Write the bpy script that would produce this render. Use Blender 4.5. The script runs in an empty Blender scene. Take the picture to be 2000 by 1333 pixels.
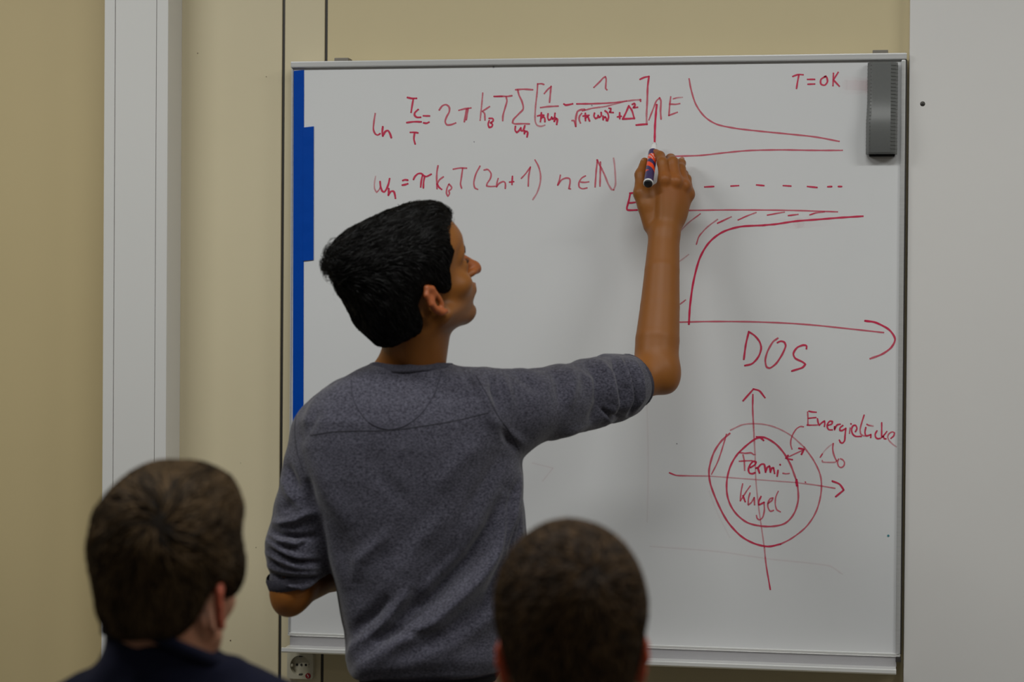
import bpy, bmesh, math, random
import numpy as np
from mathutils import Vector, Matrix
from mathutils.bvhtree import BVHTree

random.seed(7); RNG = np.random.default_rng(11)
R = math.radians
C = bpy.context.scene.collection
SC = bpy.context.scene

# ---------------------------------------------------------------- camera
FPX, CX0, CY0 = 4000.0, 1000.0, 666.5
D = 4.0                       # camera to whiteboard along the view axis
YAW, PITCH, ROLL = R(9.8), R(-0.66), R(0.43)
CAM = Vector((D * math.sin(YAW), -D * math.cos(YAW), 1.57))
# "view frame": x right, y away from the camera, z up, origin on the floor plane below the camera, rotated by YAW
def v2w(v):
    c, s = math.cos(YAW), math.sin(YAW)
    return Vector((CAM.x + c * v[0] - s * v[1], CAM.y + s * v[0] + c * v[1], v[2]))
def V2W(a):
    a = np.asarray(a, dtype=np.float64); c, s = math.cos(YAW), math.sin(YAW)
    return np.stack([CAM.x + c * a[:, 0] - s * a[:, 1], CAM.y + s * a[:, 0] + c * a[:, 1], a[:, 2]], 1)
_f = np.array([0, math.cos(PITCH), math.sin(PITCH)]); _u0 = np.array([0, -math.sin(PITCH), math.cos(PITCH)]); _r0 = np.array([1., 0, 0])
_r = math.cos(ROLL) * _r0 + math.sin(ROLL) * _u0; _u = -math.sin(ROLL) * _r0 + math.cos(ROLL) * _u0
def ray(px, py):
    d = _f + _r * (px - CX0) / FPX - _u * (py - CY0) / FPX
    return d
def P(px, py, d):             # point of the view frame seen at that place of the photograph, d metres away
    r = ray(px, py); r = r / r[1] * d
    return np.array([r[0], r[1], r[2] + CAM.z])
def W(px, py, Y=0.0):         # point of the wall plane y = Y (world)
    r = ray(px, py); c, s = math.cos(YAW), math.sin(YAW)
    w = np.array([c * r[0] - s * r[1], s * r[0] + c * r[1], r[2]])
    t = (Y - CAM.y) / w[1]
    return np.array([CAM.x, CAM.y, CAM.z]) + w * t

cam_d = bpy.data.cameras.new('camera'); cam = bpy.data.objects.new('camera', cam_d); C.objects.link(cam)
cam_d.sensor_width = 36; cam_d.lens = FPX / 2000 * 36; cam_d.clip_start = 0.05
rz = Matrix.Rotation(YAW, 3, 'Z')
cols = [rz @ Vector(_r), rz @ Vector(_u), rz @ Vector(-_f)]
m = Matrix.Identity(4)
for i, c in enumerate(cols):
    for j in range(3): m[j][i] = c[j]
m.translation = CAM; cam.matrix_world = m
cam_d.dof.use_dof = True; cam_d.dof.focus_distance = 3.95; cam_d.dof.aperture_fstop = 3.2
SC.camera = cam

# ---------------------------------------------------------------- world, exposure, ceiling light
SC.view_settings.view_transform = 'Standard'; SC.view_settings.look = 'None'
SC.view_settings.gamma = 1; SC.view_settings.use_curve_mapping = False
SC.view_settings.exposure = 0.0
wd = bpy.data.worlds.new('room_air'); SC.world = wd; wd.use_nodes = True
wd.node_tree.nodes['Background'].inputs[0].default_value = (0.9, 0.93, 1, 1)
wd.node_tree.nodes['Background'].inputs[1].default_value = 0.03
LAMPS = [(-1.45, -1.5, 25), (0.35, -1.5, 18.5), (2.15, -1.5, 21), (-1.45, -3.9, 3.6), (0.35, -3.9, 3), (2.15, -3.9, 3.6)]   # x, y, watts
CEIL = 3.05
def area_light(x, y, watts):
    l = bpy.data.lights.new('lamp_light', 'AREA'); l.shape = 'RECTANGLE'; l.size = 1.16; l.size_y = 0.24
    l.energy = watts; l.color = (0.985, 1.0, 0.97)
    o = bpy.data.objects.new('lamp_light', l); C.objects.link(o); o.location = (x, y, CEIL - 0.085)
    return o

# ---------------------------------------------------------------- materials
def srgb(r, g, b):
    f = lambda c: ((c / 255 + 0.055) / 1.055) ** 2.4 if c > 10.3 else c / 255 / 12.92
    return (f(r), f(g), f(b), 1)
def mat(name, col, rough=0.6, metal=0.0, spec=0.5, noise=None, bump=None, sss=0.0, coat=0.0):
    """noise = (scale, amount 0..1, second colour, stretch) ; bump = (scale, strength, distance)"""
    m = bpy.data.materials.new(name); m.use_nodes = True; nt = m.node_tree; b = nt.nodes['Principled BSDF']
    if len(col) == 3: col = (*col, 1)
    b.inputs['Base Color'].default_value = col; b.inputs['Roughness'].default_value = rough
    b.inputs['Metallic'].default_value = metal; b.inputs['Specular IOR Level'].default_value = spec
    b.inputs['Coat Weight'].default_value = coat
    if sss: b.inputs['Subsurface Weight'].default_value = sss; b.inputs['Subsurface Radius'].default_value = (1, .35, .2); b.inputs['Subsurface Scale'].default_value = 0.008
    tc = nt.nodes.new('ShaderNodeTexCoord')
    if noise:
        sc, amt, c2, st = noise
        mp = nt.nodes.new('ShaderNodeMapping'); mp.inputs['Scale'].default_value = st
        n = nt.nodes.new('ShaderNodeTexNoise'); n.inputs['Scale'].default_value = sc; n.inputs['Detail'].default_value = 4
        mx = nt.nodes.new('ShaderNodeMix'); mx.data_type = 'RGBA'
        mr = nt.nodes.new('ShaderNodeMapRange'); mr.inputs['From Min'].default_value = 0.35; mr.inputs['From Max'].default_value = 0.65
        mr.inputs['To Max'].default_value = amt
        nt.links.new(tc.outputs['Object'], mp.inputs[0]); nt.links.new(mp.outputs[0], n.inputs['Vector'])
        nt.links.new(n.outputs['Fac'], mr.inputs['Value']); nt.links.new(mr.outputs[0], mx.inputs['Factor'])
        mx.inputs['A'].default_value = col; mx.inputs['B'].default_value = c2 if len(c2) == 4 else (*c2, 1)
        nt.links.new(mx.outputs['Result'], b.inputs['Base Color'])
    if bump:
        n2 = nt.nodes.new('ShaderNodeTexNoise'); n2.inputs['Scale'].default_value = bump[0]; n2.inputs['Detail'].default_value = 3
        bp = nt.nodes.new('ShaderNodeBump'); bp.inputs['Strength'].default_value = bump[1]; bp.inputs['Distance'].default_value = bump[2]
        nt.links.new(tc.outputs['Object'], n2.inputs['Vector']); nt.links.new(n2.outputs['Fac'], bp.inputs['Height'])
        nt.links.new(bp.outputs[0], b.inputs['Normal'])
    return m
M = {}
ONE = (1, 1, 1)
M['cream'] = mat('cream_laminate', (.70, .615, .42), .5, noise=(3, .5, (.66, .575, .385), ONE), bump=(60, .05, .001))
M['ochre'] = mat('ochre_paint', (.60, .485, .265), .55, noise=(3, .5, (.57, .46, .25), ONE), bump=(60, .05, .001))
M['sand'] = mat('sand_laminate', (.66, .56, .34), .5, noise=(3, .5, (.63, .53, .32), ONE), bump=(60, .05, .001))
M['seam'] = mat('dark_joint', (.035, .03, .026), .5)
M['trunk'] = mat('white_plastic_trunking', (.755, .745, .73), .35, noise=(2, .4, (.71, .71, .70), ONE))
M['panel'] = mat('pale_grey_panel', (.775, .757, .742), .4, noise=(4, .5, (.75, .733, .72), ONE))
M['board'] = mat('whiteboard_enamel', (.77, .775, .785), .28, spec=.45, noise=(2.5, .6, (.735, .74, .76), ONE))
M['alu'] = mat('brushed_aluminium', (.60, .60, .60), .38, metal=.35, noise=(30, .4, (.5, .5, .5), (.05, 1, 8)))
M['aluw'] = mat('pale_aluminium_lip', (.92, .92, .91), .25, metal=.45)
M['darkmetal'] = mat('dark_metal', (.07, .065, .06), .45, metal=.5)
M['blue'] = mat('blue_tape', srgb(0, 70, 172), .5, spec=.1, noise=(40, .3, srgb(0, 63, 160), ONE))
M['eraser'] = mat('grey_eraser_plastic', (.135, .14, .138), .36, noise=(200, .3, (.155, .16, .158), ONE))
M['felt'] = mat('black_felt', (.01, .01, .01), .95, bump=(400, .6, .002))
M['socket'] = mat('cream_socket_plastic', (.58, .54, .42), .35)
M['hole'] = mat('black_hole', (.006, .006, .006), .7)
M['red'] = mat('red_sticker', (.35, .012, .02), .4)
M['whitep'] = mat('white_plastic', (.8, .8, .8), .4)
M['floor'] = mat('grey_linoleum', (.22, .22, .215), .45, noise=(12, .8, (.17, .17, .167), ONE))
M['ceil'] = mat('white_ceiling', (.72, .72, .71), .9, bump=(150, .3, .002))
M['wallw'] = mat('warm_wall_paint', (.34, .31, .26), .85, bump=(120, .15, .001))

# ---------------------------------------------------------------- mesh helpers
def link(name, me, parent=None, m=None):
    o = bpy.data.objects.new(name, me); C.objects.link(o)
    if parent: o.parent = parent
    if m is not None:
        for x in (m if isinstance(m, (list, tuple)) else [m]): me.materials.append(x)
    return o
def tag(o, label=None, cat=None, group=None, kind=None):
    if label: o['label'] = label
    if cat: o['category'] = cat
    if group: o['group'] = group
    if kind: o['kind'] = kind
    return o
def empty(name, loc, label=None, cat=None, group=None, rz=0):
    o = bpy.data.objects.new(name, None); C.objects.link(o); o.location = loc; o.rotation_euler.z = rz; o.empty_display_size = .1
    return tag(o, label, cat, group)
def pydata(name, vs, fs, m, parent=None, smooth=False):
    """vs in world space; stored relative to the parent's location"""
    me = bpy.data.meshes.new(name)
    if parent is not None:
        L = np.array(parent.matrix_basis.translation); pr = parent
        while pr.parent is not None: pr = pr.parent; L = L + np.array(pr.matrix_basis.translation)
        vs = np.asarray(vs, dtype=float) - L
    me.from_pydata([tuple(map(float, v)) for v in vs], [], [tuple(map(int, f)) for f in fs])
    if smooth: me.polygons.foreach_set('use_smooth', [True] * len(me.polygons))
    me.update(); return link(name, me, parent, m)
def npmesh(name, vs, quads, m, parent=None, smooth=True):
    """fast numpy version, all quads"""
    me = bpy.data.meshes.new(name); vs = np.asarray(vs, dtype=np.float32)
    if parent is not None: vs = vs - np.array(parent.matrix_basis.translation, dtype=np.float32)
    me.vertices.add(len(vs)); me.vertices.foreach_set('co', vs.ravel())
    n = len(quads); me.loops.add(n * 4); me.loops.foreach_set('vertex_index', quads.astype(np.int32).ravel())
    me.polygons.add(n); me.polygons.foreach_set('loop_start', np.arange(0, n * 4, 4, dtype=np.int32))
    me.polygons.foreach_set('use_smooth', np.full(n, smooth)); me.update(calc_edges=True); me.validate()
    return link(name, me, parent, m)
def box(name, lo, hi, m, parent=None, bevel=0.0, seg=2):
    bm = bmesh.new(); bmesh.ops.create_cube(bm, size=1)
    lo, hi = np.minimum(lo, hi), np.maximum(lo, hi)
    for v in bm.verts:
        v.co = Vector([(lo[i] + hi[i]) / 2 + v.co[i] * (hi[i] - lo[i]) for i in range(3)])
    if bevel: bmesh.ops.bevel(bm, geom=bm.edges[:], offset=bevel, segments=seg, affect='EDGES', profile=.6)
    return bmobj(name, bm, m, parent)
def bmobj(name, bm, m, parent=None, smooth=False):
    bmesh.ops.recalc_face_normals(bm, faces=bm.faces[:])
    me = bpy.data.meshes.new(name)
    if parent is not None:
        L = Vector(parent.matrix_basis.translation); pr = parent
        while pr.parent is not None: pr = pr.parent; L = L + pr.matrix_basis.translation
        bmesh.ops.translate(bm, verts=bm.verts[:], vec=-L)
    bm.to_mesh(me); bm.free()
    if smooth: me.polygons.foreach_set('use_smooth', [True] * len(me.polygons))
    return link(name, me, parent, m)
def lathe(name, a, b, prof, m, parent=None, seg=28, smooth=True):
    """surface of revolution about a->b ; prof = [(t along in metres, radius)]"""
    a = Vector(a); b = Vector(b); ax = (b - a).normalized(); e1 = ax.orthogonal().normalized(); e2 = ax.cross(e1)
    vs, fs = [], []
    for t, r in prof:
        for k in range(seg):
            w = 2 * math.pi * k / seg; vs.append(a + ax * t + (e1 * math.cos(w) + e2 * math.sin(w)) * max(r, 1e-5))
    for i in range(len(prof) - 1):
        for k in range(seg):
            k2 = (k + 1) % seg; fs.append((i * seg + k, i * seg + k2, (i + 1) * seg + k2, (i + 1) * seg + k))
    return pydata(name, [tuple(v) for v in vs], fs, m, parent, smooth)
# ---------------------------------------------------------------- the room
XL, XR, YB, WY = -3.4, 3.2, -6.6, 0.035          # WY: plane of the back wall, the board's face is y = 0
def struct(name, lo, hi, m):
    return tag(box(name, lo, hi, m), kind='structure')
struct('floor', (XL - .1, YB - .1, -.1), (XR + .1, WY + .25, 0), M['floor'])
struct('ceiling', (XL - .1, YB - .1, CEIL), (XR + .1, WY + .25, CEIL + .1), M['ceil'])
struct('wall_left', (XL - .1, YB, 0), (XL, WY + .2, CEIL), M['wallw'])
struct('wall_right', (XR, YB, 0), (XR + .1, WY + .2, CEIL), M['wallw'])
struct('wall_rear', (XL - .1, YB - .1, 0), (XR + .1, YB, CEIL), M['wallw'])
wb = struct('wall_back', (XL, WY + .02, 0), (XR, WY + .2, CEIL), M['seam'])
wx = lambda px, py=660, Y=WY: float(W(px, py, Y)[0])
s1, s2 = wx(550), wx(633)
for x0, x1, mm in ((XL, wx(-420), M['ochre']), (wx(-420) + .006, wx(210), M['ochre']), (wx(210) + .002, s1 - .003, M['cream']),
                   (s1 + .003, s2 - .003, M['cream']), (s2 + .003, wx(1776) + .02, M['sand']), (wx(1776) + .026, XR, M['sand'])):
    box('wall_panel', (x0, WY, 0.0), (x1, WY + .021, CEIL), mm, wb, bevel=.001, seg=1)
for s in (s1, s2):
    box('joint_strip', (s - .0029, WY + .004, 0), (s + .0029, WY + .019, CEIL), M['darkmetal'], wb)
for xa, xb in ((XL, wx(204) - .001), (wx(335) + .03, wx(1776))):
    pass
tag(box('baseboard_back', (wx(345), WY - .012, 0), (wx(1770), WY, .07), M['darkmetal'], bevel=.002), kind='structure')

# ceiling lamps
for k, (x, y, w) in enumerate(LAMPS):
    pos = ('left end of the front row', 'middle of the front row', 'right end of the front row', 'left end of the rear row', 'middle of the rear row', 'right end of the rear row')[k]
    t = empty('ceiling_lamp', (x, y, CEIL), 'long white surface mounted ceiling lamp, ' + pos, 'lamp', 'ceiling lamps in two rows')
    bm = bmesh.new()
    box('lamp_housing', (x - .62, y - .15, CEIL - .06), (x + .62, y + .15, CEIL), M['whitep'], t, bevel=.006)
    for sgn in (-1, 1):
        box('lamp_rim', (x - .62, y + sgn * .15 - .006, CEIL - .08), (x + .62, y + sgn * .15 + .006, CEIL - .055), M['whitep'], t, bevel=.002)
    o = area_light(x, y, w); o.parent = t; o.location = (0, 0, -.075)

# ---------------------------------------------------------------- white cable trunking on the left
tr = empty('cable_trunking', (wx(270), WY, 0), 'tall white plastic cable trunking standing out from the yellow wall', 'trunking')
TD = .085; ty = WY - TD
xa, xb = wx(201, 660, ty), wx(325, 660, ty)
c1, c2 = wx(222, 660, ty), wx(302, 660, ty)
box('trunking_base', (xa, ty + .004, 0), (xb, WY, CEIL), M['trunk'], tr, bevel=.002)
box('trunking_edge', (xa, ty, 0), (c1 - .0009, ty + .005, CEIL), M['trunk'], tr, bevel=.0006, seg=1)
box('trunking_edge', (c2 + .0009, ty, 0), (xb, ty + .005, CEIL), M['trunk'], tr, bevel=.0006, seg=1)
box('trunking_gap', (c1 - .001, ty + .0025, 0), (c2 + .001, ty + .0045, CEIL), mat('gap_shadow_plastic', (.25, .22, .22), .6), tr)
zc = float(W(232, 956, ty)[2])
box('trunking_cover', (c1 + .0003, ty + .0005, zc), (c2 - .0003, ty + .005, CEIL), M['trunk'], tr, bevel=.0005, seg=1)
box('trunking_cover', (c1 + .0003, ty + .0005, 0), (c2 - .0003, ty + .005, zc - .09), M['trunk'], tr, bevel=.0005, seg=1)

def socket(cx, cz, y, half, label, sticker=True):
    """square earthed socket, plate front at y"""
    t = empty('wall_socket', (cx, y + .012, cz), label, 'socket')
    # plate with a round well
    N = 40; rr = half * .74; bm = bmesh.new(); outer, inner, deep, back = [], [], [], []
    for k in range(N):
        w = 2 * math.pi * (k + .5) / N; cw, sw = math.cos(w), math.sin(w); q = half * .97 / max(abs(cw), abs(sw))
        outer.append(bm.verts.new((cx + cw * q, y, cz + sw * q)))
        back.append(bm.verts.new((cx + cw * q * 1.03, y + .012, cz + sw * q * 1.03)))
        inner.append(bm.verts.new((cx + cw * rr, y, cz + sw * rr)))
        deep.append(bm.verts.new((cx + cw * rr * .96, y + .0112, cz + sw * rr * .96)))
    for k in range(N):
        j = (k + 1) % N
        bm.faces.new((outer[k], outer[j], inner[j], inner[k])); bm.faces.new((outer[k], back[k], back[j], outer[j]))
        bm.faces.new((inner[k], inner[j], deep[j], deep[k]))
    bm.faces.new(deep)
    bmobj('cover_plate', bm, M['socket'], t)
    for sx in (-1, 1):
        lathe('contact_hole', (cx + sx * half * .33, y + .0104, cz), (cx + sx * half * .33, y + .013, cz), [(0, 0), (0, half * .085), (.002, half * .085)], M['hole'], t, 16, False)
    lathe('screw', (cx, y + .0104, cz), (cx, y + .013, cz), [(0, 0), (0, half * .09), (.002, half * .09)], M['darkmetal'], t, 16, False)
    for sz in (-1, 1):
        box('earth_clip', (cx - half * .12, y + .002, cz + sz * rr * .93 - .002), (cx + half * .12, y + .010, cz + sz * rr * .93 + .002), M['darkmetal'], t, bevel=.0007)
    for sx in (-1, 1):
        box('guide_rib', (cx + sx * rr * .9 - .0025, y + .002, cz - half * .1), (cx + sx * rr * .9 + .0025, y + .011, cz + half * .1), M['socket'], t, bevel=.0006)
    if sticker:
        sx, sz = cx + half * .62, cz - half * .72
        lathe('round_sticker', (sx, y - .0012, sz), (sx, y, sz), [(0, 0), (0, half * .2), (.0012, half * .2)], M['red'], t, 20, False)['label'] = 'round red sticker with a pale lightning mark'
        z = lambda a, b: (sx + a * half * .2, y - .0016, sz + b * half * .2)
        pydata('lightning_mark', [z(-.35, .6), z(-.15, .6), z(.05, .05), z(.35, .2), z(.1, -.7), z(-.02, -.68), z(.12, -.1), z(-.2, -.02)],
               [(0, 1, 2, 7), (7, 2, 6), (2, 3, 4, 5, 6)], M['whitep'], t)
    return t
c = W(586, 1301, WY - .012)
socket(float(c[0]), float(c[2]), WY - .0125, .0275, 'cream round-welled power socket with a red sticker under the whiteboard corner')
s3 = empty('trunking_socket', (wx(259, 990, ty), ty, zc - .045), 'cream socket cover let into the white trunking behind the left listener', 'socket')
box('cover_plate', (c1 - .003, ty - .009, zc - .088), (c2 + .003, ty - .0003, zc), mat('ivory_plastic', (.66, .63, .52), .35), s3, bevel=.003)
box('rocker', (c1 + .012, ty - .013, zc - .075), (c2 - .012, ty - .008, zc - .013), M['socket'], s3, bevel=.002)

# ---------------------------------------------------------------- tall pale panel right of the board
pp = empty('side_panel', (wx(1776, 660, .004), WY, 0), 'tall smooth pale grey panel right of the whiteboard with one screw hole', 'panel')
x0 = float(W(1771, 660, .004)[0])
box('panel_sheet', (x0, .004, .02), (XR - .9, WY, CEIL - .02), M['panel'], pp, bevel=.0015)
q = W(1802, 203, .004)
lathe('screw', (q[0], .0025, q[2]), (q[0], .01, q[2]), [(0, .0008), (0.0002, .0026), (.0012, .0044), (.0015, .0048)], M['darkmetal'], pp, 20)
lathe('screw_recess', (q[0], .0022, q[2]), (q[0], .01, q[2]), [(0, 0), (0, .0012)], M['hole'], pp, 10, False)
for (a, b) in ((1789, 540), (1881, 1109)):
    pass
# a few specks of old dirt on the cream wall
for k, (a, b, r) in enumerate(((386, 104, .0012), (520, 150, .001), (450, 1252, .0017), (500, 1070, .001), (470, 905, .0007))):
    q = W(a, b, WY - .0004)
    bm = bmesh.new(); bmesh.ops.create_icosphere(bm, subdivisions=1, radius=r)
    for v in bm.verts: v.co.y *= .25; v.co += Vector(q)
    bmobj('dirt_speck', bm, mat('dirt', (.12, .08, .05), .9) if k == 0 else bpy.data.materials['dirt'], wb)

# ---------------------------------------------------------------- the whiteboard
A, B = W(571, 122), W(1772, 105); Cc, Dd = W(563, 1240), W(1760, 1281)
bx0, bx1 = (A[0] + Cc[0]) / 2, (B[0] + Dd[0]) / 2
bz1, bz0 = (A[2] + B[2]) / 2, (Cc[2] + Dd[2]) / 2
print('board', bx0, bx1, bz0, bz1, A, B, Cc, Dd)
wbd = empty('whiteboard', ((bx0 + bx1) / 2, WY, bz0), 'large framed whiteboard covered in red handwritten physics notes', 'whiteboard')
box('writing_surface', (bx0 + .002, 0, bz0 + .001), (bx1 - .010, .018, bz1 - .004), M['board'], wbd, bevel=.001, seg=1)
box('top_rail', (bx0 - .001, -.008, bz1 - .0115), (bx1 - .0005, .02, bz1 + .001), M['alu'], wbd, bevel=.0022)
box('left_rail', (bx0, -.004, bz0), (bx0 + .0028, .02, bz1 - .011), M['alu'], wbd, bevel=.001)
box('right_rail', (bx1 - .011, -.006, bz0 + .003), (bx1 - .002, .02, bz1 - .011), M['alu'], wbd, bevel=.003)
box('edge_seal', (bx1 - .0018, -.003, bz0 + .003), (bx1 + .0003, .02, bz1 - .012), M['seam'], wbd)
box('bottom_rail', (bx0 - .0005, -.004, bz0 - .002), (bx1 - .002, .02, bz0 + .004), M['aluw'], wbd, bevel=.001)
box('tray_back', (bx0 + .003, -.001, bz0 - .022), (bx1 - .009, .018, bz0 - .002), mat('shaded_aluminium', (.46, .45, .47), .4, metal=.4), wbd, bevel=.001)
# tray profile, extruded along x
prof = [(-.0005, -.0215), (-.030, -.0225), (-.046, -.0205), (-.049, -.0185), (-.0515, -.0195), (-.053, -.0255), (-.050, -.0285), (-.003, -.027)]
vs = [(x, p[0], bz0 + p[1]) for x in (bx0 + .0005, bx1 - .010) for p in prof]; n = len(prof)
fs = [(i, (i + 1) % n, n + (i + 1) % n, n + i) for i in range(n)] + [tuple(range(n)), tuple(range(2 * n - 1, n - 1, -1))]
pydata('pen_tray', vs, fs, M['aluw'], wbd)
box('tray_end_cap', (bx1 - .0105, -.004, bz0 - .012), (bx1 - .0005, .014, bz0 - .003), M['seam'], wbd, bevel=.001)
for a in (667, 1721):
    q = W(a, 112 if a > 1000 else 118, .0)
    x = float(q[0])
    box('mounting_bracket', (x - .016, .004, bz1 - .002), (x + .013, WY, bz1 + .0085), mat('bracket_plastic', (.20, .18, .15), .5), wbd, bevel=.0015)
# tape
def strip(pts, y0, y1, label, n=14):
    """pts: left and right edges (top, bottom) in photograph pixels"""
    (lt, rt, rb, lb) = [W(*p) for p in pts]; vs, fs = [], []
    for i in range(n + 1):
        t = i / n; l = lt + (lb - lt) * t; r = rt + (rb - rt) * t; wv = .0004 * math.sin(i * 1.7)
        for y, s in ((y0 - abs(wv), l), (y0 - abs(wv) * .5, r), (y1, r), (y1, l)): vs.append((s[0], y, s[2]))
    for i in range(n):
        for k in range(4): fs.append((i * 4 + k, i * 4 + (k + 1) % 4, i * 4 + 4 + (k + 1) % 4, i * 4 + 4 + k))
    fs += [(0, 1, 2, 3), (n * 4 + 3, n * 4 + 2, n * 4 + 1, n * 4)]
    o = pydata('tape_strip', vs, fs, M['blue']); return tag(o, label, 'tape', None)
strip([(574, 138.5), (594, 137), (592.5, 905), (572, 905)], -.0012, -.0001, 'long blue tape strip running down the left edge of the whiteboard')
strip([(592.5, 249.5), (613, 247), (612.5, 508), (592.5, 510)], -.0021, -.0001, 'short blue tape strip stuck right beside the long blue one')

# eraser
et = W(1720, 118); ex0, ex1 = float(W(1692, 210, -.02)[0]), float(W(1753, 210, -.01)[0])
ez1, ez0 = float(W(1722, 122, -.02)[2]), float(W(1722, 301, -.02)[2])
er = empty('board_eraser', ((ex0 + ex1) / 2, -.001, ez0), 'grey ribbed board eraser clinging to the top right corner of the whiteboard', 'eraser')
H = ez1 - ez0; vs, fs = [], []; NZ = 60
def thick(t):                       # t 0 at the top .. 1 at the bottom
    s = 1 / (1 + math.exp(-(t - .56) * 14)); return .028 + .011 * s - .010 * max(0, (t - .62) / .38) ** 2 
ring = 8
def xl(t): return ex0 + .0022 * math.sin(min(1, max(0, (t - .35) / .25)) * math.pi) * 0 + (.0018 if t < .45 else .0018 * max(0, 1 - (t - .45) / .2))
for i in range(NZ + 1):
    t = i / NZ; z = ez1 - H * t; th = thick(t); th *= 1 if 0 < i < NZ else .94
    L = xl(t); cfw = .013
    pts = [(L, -.004), (L, -th * .55), (L + .005, -th * .93), (L + .009, -th), (ex1 - cfw, -th), (ex1 - .004, -th * .80), (ex1, -th * .55), (ex1, -.004)]
    vs += [(x, y, z) for x, y in pts]
for i in range(NZ):
    for k in range(ring): fs.append((i * ring + k, i * ring + (k + 1) % ring, (i + 1) * ring + (k + 1) % ring, (i + 1) * ring + k))
fs += [tuple(range(ring)), tuple(range((NZ + 1) * ring - 1, NZ * ring - 1, -1))]
pydata('eraser_body', vs, fs, M['eraser'], er)
bm = bmesh.new()
for i in range(24):
    t = .035 + i * .0395; z = ez1 - H * t; th = thick(t)
    for (xa_, ya_, xb_, yb_) in ((ex1 - .0125, -th * .99, ex1 - .0035, -th * .80), (ex1 - .0038, -th * .80, ex1 + .0004, -th * .52), (xl(t) + .0065, -th * .97, xl(t) - .0004, -th * .5)):
        r_ = .0011
        v = [bm.verts.new(p_) for p_ in ((xa_, ya_ - .0002, z + r_), (xb_, yb_ - .0002, z + r_ * .6), (xb_, yb_ - .0002, z - r_), (xa_, ya_ - .0002, z - r_),
                                        (xa_, ya_ - .0016, z), (xb_, yb_ - .0016, z))]
        for f_ in ((0, 1, 5, 4), (4, 5, 2, 3), (0, 4, 3), (1, 2, 5)): bm.faces.new([v[a_] for a_ in f_])
tag(bmobj('grip_ridges', bm, M['eraser'], er), kind='stuff')
box('felt_pad', (ex0 + .006, -.014, ez0 - .004), (ex1 - .004, -.001, ez1 - .004), M['felt'], er, bevel=.002)
# ---------------------------------------------------------------- marker writing: flat ink ribbons on the board
def ink_mat():
    m = bpy.data.materials.new('red_marker_ink'); m.use_nodes = True; nt = m.node_tree; b = nt.nodes['Principled BSDF']
    b.inputs['Base Color'].default_value = (.70, .026, .095, 1); b.inputs['Roughness'].default_value = .4
    at = nt.nodes.new('ShaderNodeAttribute'); at.attribute_name = 'ink'
    nz = nt.nodes.new('ShaderNodeTexNoise'); nz.inputs['Scale'].default_value = 260
    tc = nt.nodes.new('ShaderNodeTexCoord'); nt.links.new(tc.outputs['Object'], nz.inputs['Vector'])
    mr = nt.nodes.new('ShaderNodeMapRange'); mr.inputs['To Min'].default_value = .8; mr.inputs['To Max'].default_value = 1.15
    nt.links.new(nz.outputs['Fac'], mr.inputs['Value'])
    mu = nt.nodes.new('ShaderNodeMath'); mu.operation = 'MULTIPLY'; mu.use_clamp = True
    nt.links.new(at.outputs['Fac'], mu.inputs[0]); nt.links.new(mr.outputs[0], mu.inputs[1]); nt.links.new(mu.outputs[0], b.inputs['Alpha'])
    return m
M['ink'] = ink_mat()
ZOFF = [0]
def smooth_path(pts, corner=True):
    p = [np.array(q, float) for q in pts]
    if len(p) < 3: return [p[0] + (p[-1] - p[0]) * t for t in np.linspace(0, 1, 5)]
    out = []
    def tang(i):
        if i == 0: return p[1] - p[0]
        if i == len(p) - 1: return p[-1] - p[-2]
        a, b = p[i] - p[i - 1], p[i + 1] - p[i]
        la, lb = np.linalg.norm(a) + 1e-9, np.linalg.norm(b) + 1e-9
        if np.dot(a, b) / la / lb < .15: return np.zeros(2)      # sharp corner
        return (a / la + b / lb) / 2 * min(la, lb)
    T = [tang(i) for i in range(len(p))]
    for i in range(len(p) - 1):
        d = np.linalg.norm(p[i + 1] - p[i]); n = int(max(3, min(14, d / 2.2)))
        for k in range(n):
            t = k / n; h1 = 2 * t**3 - 3 * t**2 + 1; h2 = t**3 - 2 * t**2 + t; h3 = -2 * t**3 + 3 * t**2; h4 = t**3 - t**2
            out.append(h1 * p[i] + h2 * T[i] + h3 * p[i + 1] + h4 * T[i + 1])
    out.append(p[-1]); return out
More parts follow.
